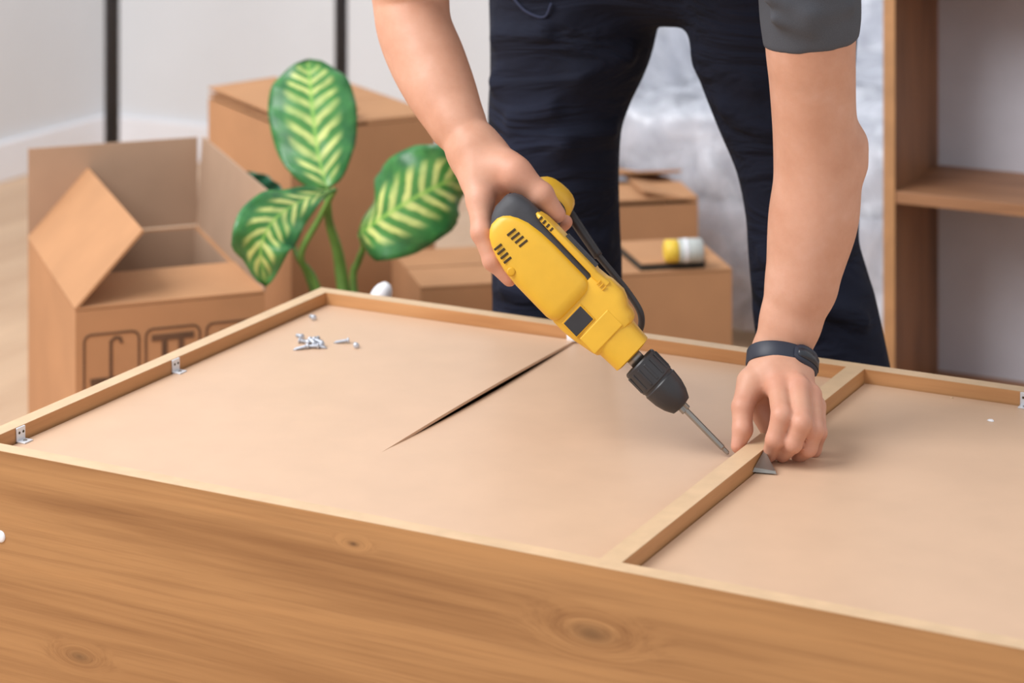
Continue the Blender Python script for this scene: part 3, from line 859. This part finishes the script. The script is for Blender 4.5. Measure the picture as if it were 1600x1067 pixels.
# end skirts: drop the first and last columns to the floor
for i in range(NU):
    for j in range(NV): Fc.append((i*(NV+1)+j, (i+1)*(NV+1)+j, (i+1)*(NV+1)+j+1, i*(NV+1)+j+1))
base = len(V); NS = 24
for j in range(NV+1):
    for s in range(1, NS+1):
        x, y, z = V[j]; t = s/NS; k = crumple((x, y, z*(1-t)))
        V.append((x-0.02*t+k*0.5, y, max(0.004, z*(1-t))))
sk = lambda j, s: j if s == 0 else base+j*NS+s-1
for j in range(NV):
    for s in range(NS): Fc.append((sk(j, s), sk(j+1, s), sk(j+1, s+1), sk(j, s+1)))
obj('plastic_film', (V, Fc), M['wrap'], sofa, True, label='crinkled clear plastic film')

# ------------------------------------------------------------------ the electric drill
TIP, REAR = at(1140, 708, 2.392), at(795, 355, 2.452)
du = (REAR-TIP); KP = du.length/493.6; du.normalize()
dt = at(1211.5, 638, 2.392)-TIP; dt = (dt-du*dt.dot(du)).normalized()
dw = du.cross(dt).normalized()
if dw.dot(CAM-TIP) < 0: dw = -dw
def D(s, t, w): return TIP+(du*s+dt*t+dw*w)*KP
drill = thing('electric_drill', TIP, 'yellow and black corded electric drill held over the cabinet', 'drill')
def rr_ring(s, t0, t1, w0, w1, n=36, pw=4.0):
    out = []
    for i in range(n):
        a = 2*math.pi*(i+0.5)/n; c, sn = math.cos(a), math.sin(a)
        out.append(D(s, (t0+t1)/2+(t1-t0)/2*math.copysign(abs(c)**(2/pw), c), (w0+w1)/2+(w1-w0)/2*math.copysign(abs(sn)**(2/pw), sn)))
    return out
def dloft(name, st, m, parent=drill, pw=4.0, n=36, label=None):
    bm = NB(); ring_loft(bm, [rr_ring(*q, n=n, pw=pw) for q in st])
    return smooth_angle(obj(name, bm, M[m], parent, True, label), 40)
core = dloft('motor_housing', [(330, -46, 46, -30, 28), (345, -48, 50, -31, 29), (420, -48, 52, -31, 29), (470, -44, 54, -31, 30), (500, -34, 54, -29, 29), (515, -20, 51, -26, 26), (526, -6, 45, -20, 20), (532, 8, 36, -12, 12)],
             'black_rubber', pw=3.2, label='black rubber rear cap and core')
shell = dloft('side_shell', [(331, -40, 22, -28, 27), (335, -46, 30, -33, 34), (343, -52, 36, -36, 38), (352, -54, 37.5, -36.5, 39), (420, -54, 38, -37, 39), (450, -51, 37, -37, 39), (475, -45, 34, -36, 38), (492, -38, 28, -35, 37), (504, -31, 21, -33, 35), (512, -22, 12, -30, 32), (516, -14, 3, -25, 26)],
              'yellow', pw=5.0, label='yellow side shell')
strip = dloft('top_rail', [(318, 42, 59, -24, 29), (345, 42, 56, -24, 30), (349, 44.5, 57, -24, 31), (440, 45.5, 58, -24, 31), (462, 46, 57, -22, 30), (472, 47, 55, -18, 26), (477, 49, 53, -12, 20)], 'yellow', pw=5, label='yellow rail above the dark seam')
gear = dloft('gear_housing', [(250, -37, 40, -28, 27), (253, -40, 45, -31, 31), (262, -43, 49, -33, 33), (272, -45, 50, -33, 33), (282, -47, 57, -33, 33), (294, -50, 62, -32, 32), (318, -53, 61, -31, 31), (336, -53, 56, -30, 30), (345, -52, 52, -30, 29)], 'yellow', pw=4.5, label='yellow gear housing')
nose = dloft('nose_collar', [(212, -30, 29, -26, 26), (214, -35, 34, -31, 31), (240, -36, 36, -32, 32), (256, -37, 38, -33, 32)], 'yellow', pw=3.6)
dloft('top_grip', [(350, 53, 60.5, -14, 16), (418, 54, 61.5, -14, 16)], 'black_rubber', pw=5)
# flat raised facet ahead of the window and the window itself
bm = NB(); frame_box(bm, D(311, -20, 31.8), du*KP, dt*KP, dw*KP, 16.5, 21.5, 1.6, 0.0006); obj('window_bezel', bm, M['yellow_dark'], gear)
bm = NB(); frame_box(bm, D(311, -20, 32.9), du*KP, dt*KP, dw*KP, 14.3, 19.3, 1.4, 0.0006); obj('selector_window', bm, M['black_plastic'], gear, label='dark square window')
bm = NB(); frame_box(bm, D(274, -6, 32.2), du*KP, dt*KP, dw*KP, 17, 32, 1.9, 0.0011); obj('facet_plate', bm, M['yellow'], gear)
def slot(s, t, w, hs, ht, par, m='slot', tilt=0.0, hw=0.8):
    bm = NB(); e1 = (du*math.cos(tilt)+dt*math.sin(tilt)); e2 = (dt*math.cos(tilt)-du*math.sin(tilt))
    frame_box(bm, D(s, t, w), e1*KP, e2*KP, dw*KP, hs, ht, hw, 0.0004); obj('vent_slot', bm, M[m], par)
for k in range(4):
    slot(484-k*8.6, 3.5+k*0.4, 38.6, 2.0, 8.5, shell, tilt=0.12)
    slot(483-k*8.4, -28.5-k*1.2, 38.6, 2.0, 7.5, shell, tilt=0.12)
for k in range(4): slot(466-k*8.2, 51.5, 30.7, 1.9, 3.6, strip, hw=0.9)
for k in range(3): slot(330-k*6.2, 46, 30.9, 1.2, 4.5, gear, 'yellow_dark')
bm = NB(); lathe(bm, D(441, -41, 36.5), dw, [(0, 0.0046), (0.0016, 0.0046), (0.0018, 0.003)], 16); obj('screw_boss', bm, M['yellow_dark'], shell, True)
# chuck and bit
cx0 = D(0, -2, 0)
bm = NB(); lathe(bm, cx0, du, [(s*KP, r*KP) for s, r in ((196, 13), (216, 13))], 20); obj('spindle', bm, M['steel'], drill, True)
bm = NB(); prof_ = [(198, 12), (198.5, 28), (196, 30), (158, 31), (156, 29.5), (153, 29.5), (151, 31), (132, 29), (118, 25), (110, 21), (104, 17.5), (102, 8)]
lathe(bm, cx0, du, [(s*KP, r*KP) for s, r in prof_], 40); chuck = smooth_angle(obj('chuck', bm, M['black_plastic'], drill, True), 30)
e1, e2 = perp(du)
for k in range(14):
    a = 2*math.pi*k/14; rd = e1*math.cos(a)+e2*math.sin(a); tn = du.cross(rd)
    bm = NB(); frame_box(bm, cx0+(du*176+rd*30.6)*KP, du*KP, tn*KP, rd*KP, 15, 2.2, 1.2, 0.0005); obj('grip_rib', bm, M['black_plastic'], chuck)
bm = NB()
for k in range(3):
    a = 2*math.pi*k/3+0.5; rd = e1*math.cos(a)+e2*math.sin(a)
    frame_box(bm, cx0+(du*100+rd*5.5)*KP, du*KP, du.cross(rd)*KP, rd*KP, 7, 3.4, 3.0, 0.0008)
obj('chuck_jaws', bm, M['steel'], chuck)
bm = NB(); lathe(bm, cx0, du, [(s*KP, r*KP) for s, r in ((0, 0.8), (2, 3.4), (12, 3.6), (14, 4.6), (70, 4.9), (104, 4.9))], 6); obj('screwdriver_bit', bm, M['steel'], drill)
# pistol handle leading away from the viewer, its yellow butt showing beyond the thumb
h0, h1 = D(448, 14, -22), at(861, 309, 2.545)
hd = (h1-h0); hl = hd.length; hd.normalize()
ha = (du-hd*du.dot(hd)).normalized(); hb = hd.cross(ha)
def hring(t, ra, rb, n=24): return [h0+hd*hl*t+ha*math.copysign(abs(math.cos(a))**0.8, math.cos(a))*ra+hb*math.copysign(abs(math.sin(a))**0.8, math.sin(a))*rb for a in np.linspace(0, 2*math.pi, n+1)[:-1]]
bm = NB(); ring_loft(bm, [hring(0, .021, .017), hring(.25, .018, .0155), hring(.6, .018, .0155), hring(.74, .021, .018)]); hand_ = obj('handle', bm, M['black_rubber'], drill, True)
bm = NB(); ring_loft(bm, [hring(.72, .022, .0185), hring(.78, .025, .021), hring(1.0, .0265, .0215), hring(1.08, .023, .018), hring(1.11, .014, .011)]); obj('handle_butt', bm, M['yellow'], hand_, True, label='yellow end of the handle')
bm = NB(); frame_box(bm, D(405, 6, -40), du*KP, dt*KP, dw*KP, 7, 9, 16, 0.003); obj('trigger', bm, M['black_plastic'], hand_, True)
cpts = [at(880, 322, 2.55), at(893, 338, 2.54), at(912, 366, 2.53), at(935, 400, 2.52)]
bm = NB(); tube(bm, cpts, lambda t: 0.0062-0.001*t, 12, 6); obj('strain_relief', bm, M['black_plastic'], drill, True)
cpts = [at(932, 396, 2.521), at(960, 430, 2.515), at(985, 462, 2.51), at(1001, 490, 2.505), at(1000, 515, 2.51), at(985, 530, 2.53), atz(950, 545, ZP+0.006), atz(925, 530, ZP+0.004)]
bm = NB(); tube(bm, cpts, 0.0036, 10, 8); obj('power_cord', bm, M['black_plastic'], drill, True)

# ------------------------------------------------------------------ the person
pers = thing('person', W(0.33, 2.95, 0), 'person in dark trousers and grey t-shirt bending over the cabinet with a yellow drill', 'person')
def npv(v): return np.array(v, float)
# --- left arm (holds the divider)
Lsh = W(0.318, 2.43, 1.045)
LA = [(at(1262, -120, 2.43), .052), (at(1266, 60, 2.44), .0465), (at(1269, 120, 2.45), .0445), (at(1272, 180, 2.46), .0435), (at(1277, 228, 2.468), .0455), (at(1277, 285, 2.472), .0455),
      (at(1271, 340, 2.472), .0465), (at(1261, 395, 2.47), .0415), (at(1252, 446, 2.465), .0358), (at(1236, 500, 2.46), .0305)]
Lw = at(1218, 560, 2.452)
e1L = at(1274, 594, 2.452)-at(1166, 550, 2.452); e1L.normalize()
hdirL = (at(1240, 604, 2.395)-Lw).normalized(); fdirL = (Lw-LA[-1][0]).normalized()
AxL = (hdirL*0.55+fdirL*0.75).normalized(); e1L = (e1L-AxL*e1L.dot(AxL)).normalized(); nL = AxL.cross(e1L).normalized()
if nL.dot(CAM-Lw) < 0: nL = -nL
pts = [q[0] for q in LA]+[Lw, at(1150, 700, 2.33), at(1290, 700, 2.33)]
lo = np.min([npv(q) for q in pts], 0)-0.09; hi = np.max([npv(q) for q in pts], 0)+0.09
lo[2] = ZP-0.01
fl = Field(lo, hi, 0.0018)
fl.limb([q[0] for q in LA[:-1]], [q[1] for q in LA[:-1]])
fl.cone(LA[-2][0], LA[-1][0], .0358, .0305, k=0.008, flat=(nL, 0.86))
fl.cone(at(1331, 226, 2.475), at(1331, 252, 2.472), 0.0135, 0.0125, k=0.022)            # point of the elbow
fl.cone(LA[-1][0], Lw, .0305, .0285, k=0.008, flat=(nL, 0.74))
fl.cone(Lw, at(1226, 582, 2.43), .0285, .031, k=0.008, flat=(nL, 0.66))
FT = lambda *a: [at(*q) for q in a]
MI, MM, MR, MP = at(1217, 607, 2.402), at(1248, 606, 2.398), at(1267, 617, 2.404), at(1275, 634, 2.42)
for m, r in ((MI, .0125), (MM, .0125), (MR, .0115), (MP, .0105)):
    fl.cone(Lw.lerp(m, 0.3)-nL*0.004, m-nL*0.002, .0145, r-.0008, k=0.007)
palmc = (MI+MM+MR+Lw*2)/5-nL*0.016
fl.cone(palmc, (MM+MR)/2-nL*0.014, 0.015, 0.011, k=0.008)
thb = at(1178, 596, 2.43)
fl.cone(Lw.lerp(thb, 0.45), thb, .016, .0145, k=0.009)
fl.cone(at(1186, 632, 2.438), at(1206, 668, 2.428), .013, .012, k=0.012)                # heel of the thumb seen through the gap
palmF = fl.F.copy()
fingers = [
    (FT((1173, 600, 2.425), (1160, 636, 2.405), (1160, 671, 2.394), (1153, 697, 2.389)), (.0142, .0112, .0104, .0076), 0.010),
    ([MI]+FT((1221, 650, 2.362), (1210, 687, 2.358), (1202, 711, 2.372)), (.0118, .0104, .0090, .0074), 0.006),
    ([MM]+FT((1252, 662, 2.356), (1239, 693, 2.356), (1222, 711, 2.376)), (.0118, .0105, .0093, .0078), 0.006),
    ([MR]+FT((1272, 673, 2.365), (1263, 700, 2.366), (1247, 713, 2.384)), (.0108, .0096, .0087, .0075), 0.006),
    ([MP]+FT((1279, 676, 2.392), (1271, 702, 2.396), (1258, 712, 2.41)), (.0098, .0086, .0079, .0069), 0.006)]
tot = palmF.copy()
blushL = []
for pts_, rad, kp in fingers:
    A = fl.blank()
    fl.chain(pts_, rad, k=0.003, A=A)
    for q, r in zip(pts_[1:-1], rad[1:-1]): fl.cone(q+nL*0.001, q+nL*0.001, r*1.01, r*1.01, k=0.002, A=A)   # knuckle
    near = smin(palmF, A, kp)
    tot = smin(tot, near, 0.0016)
    blushL += [(q, 0.013) for q in pts_[1:]]
blushL += [(q, 0.016) for q in (MI, MM, MR)]
fl.F = tot
VL, FL = fl.mesh(3)

# --- right arm (holds the drill)
RA = [(at(640, -45, 2.63), .046), (at(642, 0, 2.635), .0425), (at(648, 45, 2.62), .0415), (at(668, 95, 2.60), .0415), (at(690, 143, 2.575), .0375), (at(713, 190, 2.55), .0305)]
Rw = at(742, 236, 2.525)
Rsh = W(-0.045, 2.50, 1.09)
fdirR = (Rw-RA[-1][0]).normalized()
e1R = (at(776, 224, 2.525)-at(709, 244, 2.525)); e1R = (e1R-fdirR*e1R.dot(fdirR)).normalized()
nR = fdirR.cross(e1R).normalized()
pts = [q[0] for q in RA]+[Rw, at(800, 440, 2.44), at(884, 346, 2.50), Rsh]
lo = np.min([npv(q) for q in pts], 0)-0.07; hi = np.max([npv(q) for q in pts], 0)+0.06
frf = Field(lo, hi, 0.0019)
frf.cone(Rsh, RA[0][0], .056, .046, k=0.02)
frf.limb([q[0] for q in RA], [q[1] for q in RA])
frf.cone(RA[-1][0], Rw, .0305, .0280, k=0.008, flat=(e1R, 0.88))
RI, RM, RR, RP = at(750, 312, 2.478), at(756, 314, 2.502), at(764, 310, 2.524), at(774, 304, 2.544)
for m, r in ((RI, .0135), (RM, .0135), (RR, .0125), (RP, .0115)):
    frf.cone(Rw, m, .021, r, k=0.014)
tmc = at(768, 254, 2.515); tmp = at(806, 272, 2.482)
frf.cone(Rw, tmc, .0215, .0195, k=0.016); frf.cone(tmc, tmp, .0195, .0155, k=0.014)
frf.cone(at(770, 285, 2.505), at(795, 275, 2.495), .014, .012, k=0.016)              # web between thumb and index
frf.cone(at(752, 270, 2.50), at(790, 262, 2.49), .018, .014, k=0.016)
palmF = frf.F.copy(); tot = palmF.copy(); blushR = []
fingersR = [
    (FT((806, 272, 2.482), (846, 304, 2.474), (871, 335, 2.474)), (.0155, .0125, .0092), 0.012),
    ([RI]+FT((753, 363, 2.456), (770, 407, 2.448), (796, 436, 2.444)), (.0135, .0112, .0100, .0080), 0.010),
    ([RM]+FT((792, 362, 2.53), (852, 372, 2.522), (883, 347, 2.505)), (.0130, .0110, .0098, .0082), 0.008),
    ([RR]+FT((800, 346, 2.552), (846, 358, 2.546), (866, 338, 2.525)), (.0125, .0105, .0095, .0080), 0.008),
    ([RP]+FT((804, 332, 2.572), (840, 344, 2.566), (858, 330, 2.548)), (.0115, .0095, .0086, .0075), 0.008)]
for pts_, rad, kp in fingersR:
    A = frf.blank(); frf.chain(pts_, rad, k=0.003, A=A)
    for q, r in zip(pts_[1:-1], rad[1:-1]): frf.cone(q, q, r*1.05, r*1.05, k=0.004, A=A)
    tot = smin(tot, smin(palmF, A, kp), 0.0016)
    blushR += [(q, 0.013) for q in pts_[1:]]
blushR += [(tmp, 0.02), (RI, 0.014), (at(790, 290, 2.48), 0.012)]
frf.F = tot
VR, FR = frf.mesh(3)

# --- torso, neck, head and legs under the clothes
hipL, hipR = at(1200, -15, 2.86), at(885, -15, 2.98)
kneeL, kneeR = at(1262, 420, 2.83), at(868, 400, 2.97)
chest = (Lsh+Rsh)/2+EZ*0.05; pel = (hipL+hipR)/2+EZ*0.115
neck = chest-FW*0.10+EZ*0.05; head = chest-FW*0.23+EZ*0.07
fb = Field(np.minimum(npv(W(-0.3, 2.0, 0)), npv(W(0.75, 3.3, 0)))-np.array((0.35, 0.35, 0.0)), np.maximum(npv(W(-0.3, 2.0, 0)), npv(W(0.75, 3.3, 0)))+np.array((0.35, 0.35, 1.45)), 0.008)
sidev = (Lsh-Rsh).normalized()
fb.cone(pel, pel.lerp(chest, 0.55)+EZ*0.04, .09, .10, k=0.04); fb.cone(pel.lerp(chest, 0.5)+EZ*0.04, chest+EZ*0.02, .105, .105, k=0.04)
fb.cone(chest+sidev*0.08, Lsh, .09, .05, k=0.03); fb.cone(chest-sidev*0.08, Rsh, .09, .05, k=0.03)
fb.cone(Lsh, LA[0][0].lerp(LA[1][0], 0.3), .05, .044, k=0.02); fb.cone(Rsh, RA[0][0].lerp(Rsh, 0.5), .05, .046, k=0.02)
fb.cone(chest-FW*0.05+EZ*0.03, neck-FW*0.06, .058, .052, k=0.03)
fb.cone(head-FW*0.02, head-FW*0.06-EZ*0.05, .082, .068, k=0.03); fb.cone(head-FW*0.085-EZ*0.075, head-FW*0.085-EZ*0.09, .03, .028, k=0.02)
fdir = (-FW*0.55-EZ*0.83).normalized(); upf = (-FW*0.83+EZ*0.55).normalized(); fc = head-FW*0.03-EZ*0.02
face_c = fc+fdir*0.086
fb.cone(face_c-upf*0.005, face_c-upf*0.03+fdir*0.014, .009, .012, k=0.012)             # nose
for s in (-1, 1):
    fb.cone(fc+sidev*0.08*s-fdir*0.0, fc+sidev*0.086*s-upf*0.03, .016, .012, k=0.01)    # ears
    fb.cone(face_c+sidev*0.032*s+upf*0.012, face_c+sidev*0.02*s+upf*0.014, .011, .011, k=0.012)   # brow
fb.cone(face_c-upf*0.058+sidev*0.02, face_c-upf*0.058-sidev*0.02, .009, .009, k=0.01)  # lips
for hp, kn in ((hipL, kneeL), (hipR, kneeR)):
    an = Vector((kn.x+(kn.x-hp.x)*0.55, kn.y+(kn.y-hp.y)*0.3+0.02, 0.09))
    fb.cone(pel, hp, .10, .085, k=0.04); fb.cone(hp, kn, .078, .055, k=0.03); fb.cone(kn, an, .055, .038, k=0.02); fb.cone(an-EZ*0.03, an-EY*0.13-EZ*0.05, .035, .028, k=0.02)
VB, FB = fb.mesh(2)
VV = np.concatenate([VL, VR, VB]); FF = np.concatenate([FL, FR+len(VL), FB+len(VL)+len(VR)])
bl = np.zeros(len(VV))
for q, r in blushL+blushR: bl = np.maximum(bl, np.exp(-((VV-npv(q))**2).sum(1)/(r*r)))
body = mesh_np('body', VV, FF, M['skin'], pers, bl)
for s in (-1, 1):
    bm = NB(); lathe(bm, face_c+sidev*0.03*s+upf*0.001-fdir*0.009, fdir, [(0, .003), (.003, .010), (.006, .0115), (.010, .009), (.0118, .004)], 12); obj('eye', bm, M['white_plastic'], body, True)
# fingernails that show
def nail(tip_, prev, nrm, w, l):
    ax = (tip_-prev).normalized(); n = (nrm-ax*nrm.dot(ax)).normalized(); sd = ax.cross(n)
    bm = NB(); rings = []
    for k in range(5):
        t = k/4; wd = w*(0.75+0.35*math.sin(math.pi*min(1, t*0.9+0.1)))
        rings.append([tip_+ax*(t-0.55)*l+sd*wd*c+n*(0.0002-0.35*wd*c*c) for c in np.linspace(-1, 1, 7)]+[tip_+ax*(t-0.55)*l+sd*wd*c-n*(0.0012+0.35*wd*c*c) for c in np.linspace(1, -1, 7)])
    ring_loft(bm, rings); obj('fingernail', bm, M['nail'], body, True)
q = fingers[1][0]; nn = (CAM-q[-1]).normalized()*0.8+EZ*0.1-R_*0.25
axf = (q[-1]-q[-2]).normalized(); nf = (nn-axf*nn.dot(axf)).normalized()
nail(q[-1]+nf*0.0076+axf*0.002, q[-2]+nf*0.0076+axf*0.003, nf, 0.0048, 0.0095)

# --- trousers
ft = Field(np.minimum(npv(W(-0.1, 2.6, 0)), npv(W(0.7, 3.3, 0)))-np.array((0.25, 0.25, 0.0)), np.maximum(npv(W(-0.1, 2.6, 0)), npv(W(0.7, 3.3, 0)))+np.array((0.25, 0.25, 1.08)), 0.0045)
RLp = [(at(900, -60, 2.99), .113), (at(895, 40, 2.985), .1065), (at(880, 114, 2.98), .0935), (at(868, 180, 2.975), .086), (at(866, 260, 2.97), .0825), (at(869, 340, 2.97), .081), (at(870, 430, 2.97), .083), (at(868, 520, 2.97), .081)]
LLp = [(at(1205, -60, 2.86), .112), (at(1208, 54, 2.855), .102), (at(1222, 147, 2.85), .088), (at(1244, 240, 2.84), .076), (at(1253, 326, 2.835), .069), (at(1256, 390, 2.83), .0675), (at(1269, 462, 2.825), .0725), (at(1283, 540, 2.82), .0765)]
for ch in (RLp, LLp):
    dv_ = (ch[-1][0]-ch[-3][0]); dv_ = dv_/abs(dv_.z)
    bot = ch[-1][0]+dv_*(ch[-1][0].z-0.05)
    A = ft.blank(); ft.limb([q[0] for q in ch]+[bot], [q[1] for q in ch]+[.085], cut=(Vector((0, 0, 0.06)), -EZ), A=A); ft.F = smin(ft.F, A, 0.012)
ft.cone(at(930, -85, 2.975), at(1165, -85, 2.875), .100, .102, k=0.02); ft.cone(at(910, -170, 2.985), at(1180, -170, 2.87), .11, .11, k=0.03)
def fold(p0, p1, r=0.008, k=0.02, dd=0.088, A=None):
    a, b = at(*p0), at(*p1); ft.cone(a, b, r, r*0.6, k=k)
def front(px, py, ch):
    """point on the leg's near surface"""
    best = min(ch, key=lambda q: abs(at(px, py, 2.9).z-q[0].z)); c, r = best
    dc = (c-CAM).dot(FW); lat = abs((px-800)/F_PX*dc-(c-CAM).dot(R_))
    return (px, py, dc-math.sqrt(max(0, r*r-lat*lat))-0.0035)
for a, b, ch, r in (((775, 128), (905, 118), RLp, .006), ((905, 118), (985, 88), RLp, .006), ((790, 250), (880, 226), RLp, .0055), ((880, 226), (955, 205), RLp, .005), ((800, 190), (860, 172), RLp, .0045),
                    ((775, 60), (850, 48), RLp, .005), ((1100, 95), (1180, 130), LLp, .005), ((1130, 170), (1200, 205), LLp, .005), ((800, 380), (880, 395), RLp, .005), ((880, 395), (945, 380), RLp, .004), ((1190, 400), (1230, 420), LLp, .004),
                    ((1290, 480), (1350, 500), LLp, .005), ((790, 450), (850, 462), RLp, .004)):
    ft.cone(at(*front(*a, ch)), at(*front(*b, ch)), r, r*0.6, k=0.026)
VT, FTq = ft.mesh(2)
trs = mesh_np('trousers', VT, FTq, M['navy'], body, label='dark navy trousers')
bm = NB(); tube(bm, [at(*front(800, -5, RLp)), at(*front(822, 18, RLp)), at(*front(850, 27, RLp)), at(*front(862, 5, RLp))], 0.0016, 6, 5)
obj('pocket_seam', bm, M['thread'], trs, True)
# --- t-shirt
fs = Field(np.minimum(npv(Rsh), npv(W(0.5, 3.0, 0)))-np.array((0.3, 0.3, 0)), np.maximum(npv(Lsh), npv(W(0.1, 3.2, 0)))+np.array((0.35, 0.35, 0.3)), 0.005)
fs.lo[2] = 0.80; fs = Field(fs.lo, fs.lo+np.array(fs.n)*0.005-np.array((0, 0, 0.62)), 0.0036)
fs.cone(pel+EZ*0.02, pel.lerp(chest, 0.55)+EZ*0.04, .118, .122, k=0.04, cut=(pel-EZ*0.04, -EZ)); fs.cone(pel.lerp(chest, 0.5)+EZ*0.05, chest+EZ*0.02, .12, .12, k=0.04)
fs.cone(chest+sidev*0.08, Lsh, .10, .066, k=0.03); fs.cone(chest-sidev*0.08, Rsh, .10, .066, k=0.03)
armdir = (LA[1][0]-Lsh).normalized()
hemn = (armdir+FW*0.03+R_*0.16).normalized(); hemp = at(1266, 84, 2.395)
slv = [Lsh, at(1263, -60, 2.432), at(1266, 20, 2.438), at(1267, 110, 2.444)]
for i in range(3): fs.cone(slv[i], slv[i+1], (.064, .057, .0505, .0490)[i], (.064, .057, .0505, .0490)[i+1], k=0.01, cut=(hemp, hemn))
for a, b, r in (((1205, -5, 2.392), (1265, 22, 2.386), .005), ((1265, 22, 2.386), (1325, 8, 2.398), .004), ((1212, 30, 2.394), (1268, 45, 2.388), .0035)):
    fs.cone(at(*a), at(*b), r*1.9, r*1.5, k=0.012)
hr = RA[0][0].lerp(Rsh, 0.42)
fs.cone(Rsh, hr, .066, .060, k=0.02, cut=(hr, (hr-Rsh).normalized()))
VS, FS = fs.mesh(4)
shirt = mesh_np('t_shirt', VS, FS, M['grey_cotton'], body, label='dark grey short-sleeved t-shirt')
# --- hair and shoes
fh = Field(npv(head)-0.18, npv(head)+0.18, 0.006)
fh.cone(head+EZ*0.012-FW*0.01, head-FW*0.055+EZ*0.0, .088, .084, k=0.03, cut=(fc+fdir*0.028, fdir))
VH, FH = fh.mesh(2); mesh_np('hair', VH, FH, M['hair'], body)
for hp, kn in ((hipL, kneeL), (hipR, kneeR)):
    an = Vector((kn.x+(kn.x-hp.x)*0.55, kn.y+(kn.y-hp.y)*0.3+0.02, 0.09))
    f = Field(npv(an)-np.array((.2, .3, .1)), npv(an)+np.array((.2, .2, .08)), 0.006)
    f.lo[2] = -0.01
    f.cone(an+EY*0.02-EZ*0.04, an-EY*0.14-EZ*0.05, .047, .042, k=0.02, cut=(Vector((0, 0, 0.001)), -EZ)); f.cone(an, an-EZ*0.04, .046, .048, k=0.02)
    v, q = f.mesh(2); mesh_np('shoe', v, q, M['shoe'], body)

# --- fitness band on the left wrist
fbnd = thing('fitness_band', Lw, 'black rubber fitness band with dark oval screen on the left wrist', 'fitness band')
def ell(c, a, b, n=56, off=0.0, ax=0.0):
    return [c+AxL*ax+e1L*math.cos(t)*(a+off)+nL*math.sin(t)*(b+off) for t in np.linspace(0, 2*math.pi, n+1)[:-1]]
bc_ = at(1219, 566, 2.450)
bm = NB(); R1 = []
A0, B0 = 0.0336, 0.0312
prof_b = [(-.0085, .0000), (-.0085, .0016), (-.0065, .0024), (.0065, .0024), (.0085, .0016), (.0085, .0000)]
rings = [ell(bc_, A0, B0, off=o, ax=x) for x, o in prof_b]
vr = [[bm.verts.new(p) for p in r] for r in rings]
for i in range(len(vr)):
    a, b = vr[i], vr[(i+1) % len(vr)]
    for k in range(56): bm.faces.new((a[k], a[(k+1) % 56], b[(k+1) % 56], b[k]))
strap = smooth_angle(obj('strap', bm, M['band'], fbnd, True), 40)
bm = NB(); th0 = math.radians(52)
for sgn in (0,):
    rings = []
    for x, o, sh in ((-.0098, 0.0018, .85), (-.0098, .0042, .93), (-.0072, .0062, 1.0), (.0072, .0062, 1.0), (.0098, .0042, .93), (.0098, .0018, .85)):
        pass
mod = []
nseg = 16
for i in range(nseg+1):
    th = math.radians(0+84*i/nseg)
    t = i/nseg*2-1; wv = 0.0112*(1-abs(t)**5*0.55); hv = 0.0066*(1-abs(t)**6*0.4)
    base_p = bc_+e1L*math.cos(th)*A0+nL*math.sin(th)*B0
    on = (e1L*math.cos(th)/A0+nL*math.sin(th)/B0).normalized()
    mod.append([base_p+AxL*wv*x+on*hv*y for x, y in ((-.9, .1), (-1, .45), (-.85, .85), (-.5, 1), (.5, 1), (.85, .85), (1, .45), (.9, .1))])
bm = NB(); ring_loft(bm, mod); case = smooth_angle(obj('case', bm, M['band'], fbnd, True), 50)
scr = [[p for p in (r[3]+(r[4]-r[3])*-.35+(r[3]-r[1])*0.02, r[3], r[4], r[4]+(r[4]-r[3])*.35)] for r in mod[1:-1]]
bm = NB(); 
up_ = []
for i, r in enumerate(mod[1:-1]):
    th = math.radians(0+84*(i+1)/nseg); on = (e1L*math.cos(th)/A0+nL*math.sin(th)/B0).normalized()
    up_.append([r[3]+on*0.0002, r[4]+on*0.0002, r[4]+on*0.0007, r[3]+on*0.0007])
ring_loft(bm, up_); obj('screen', bm, M['screen'], case, True)
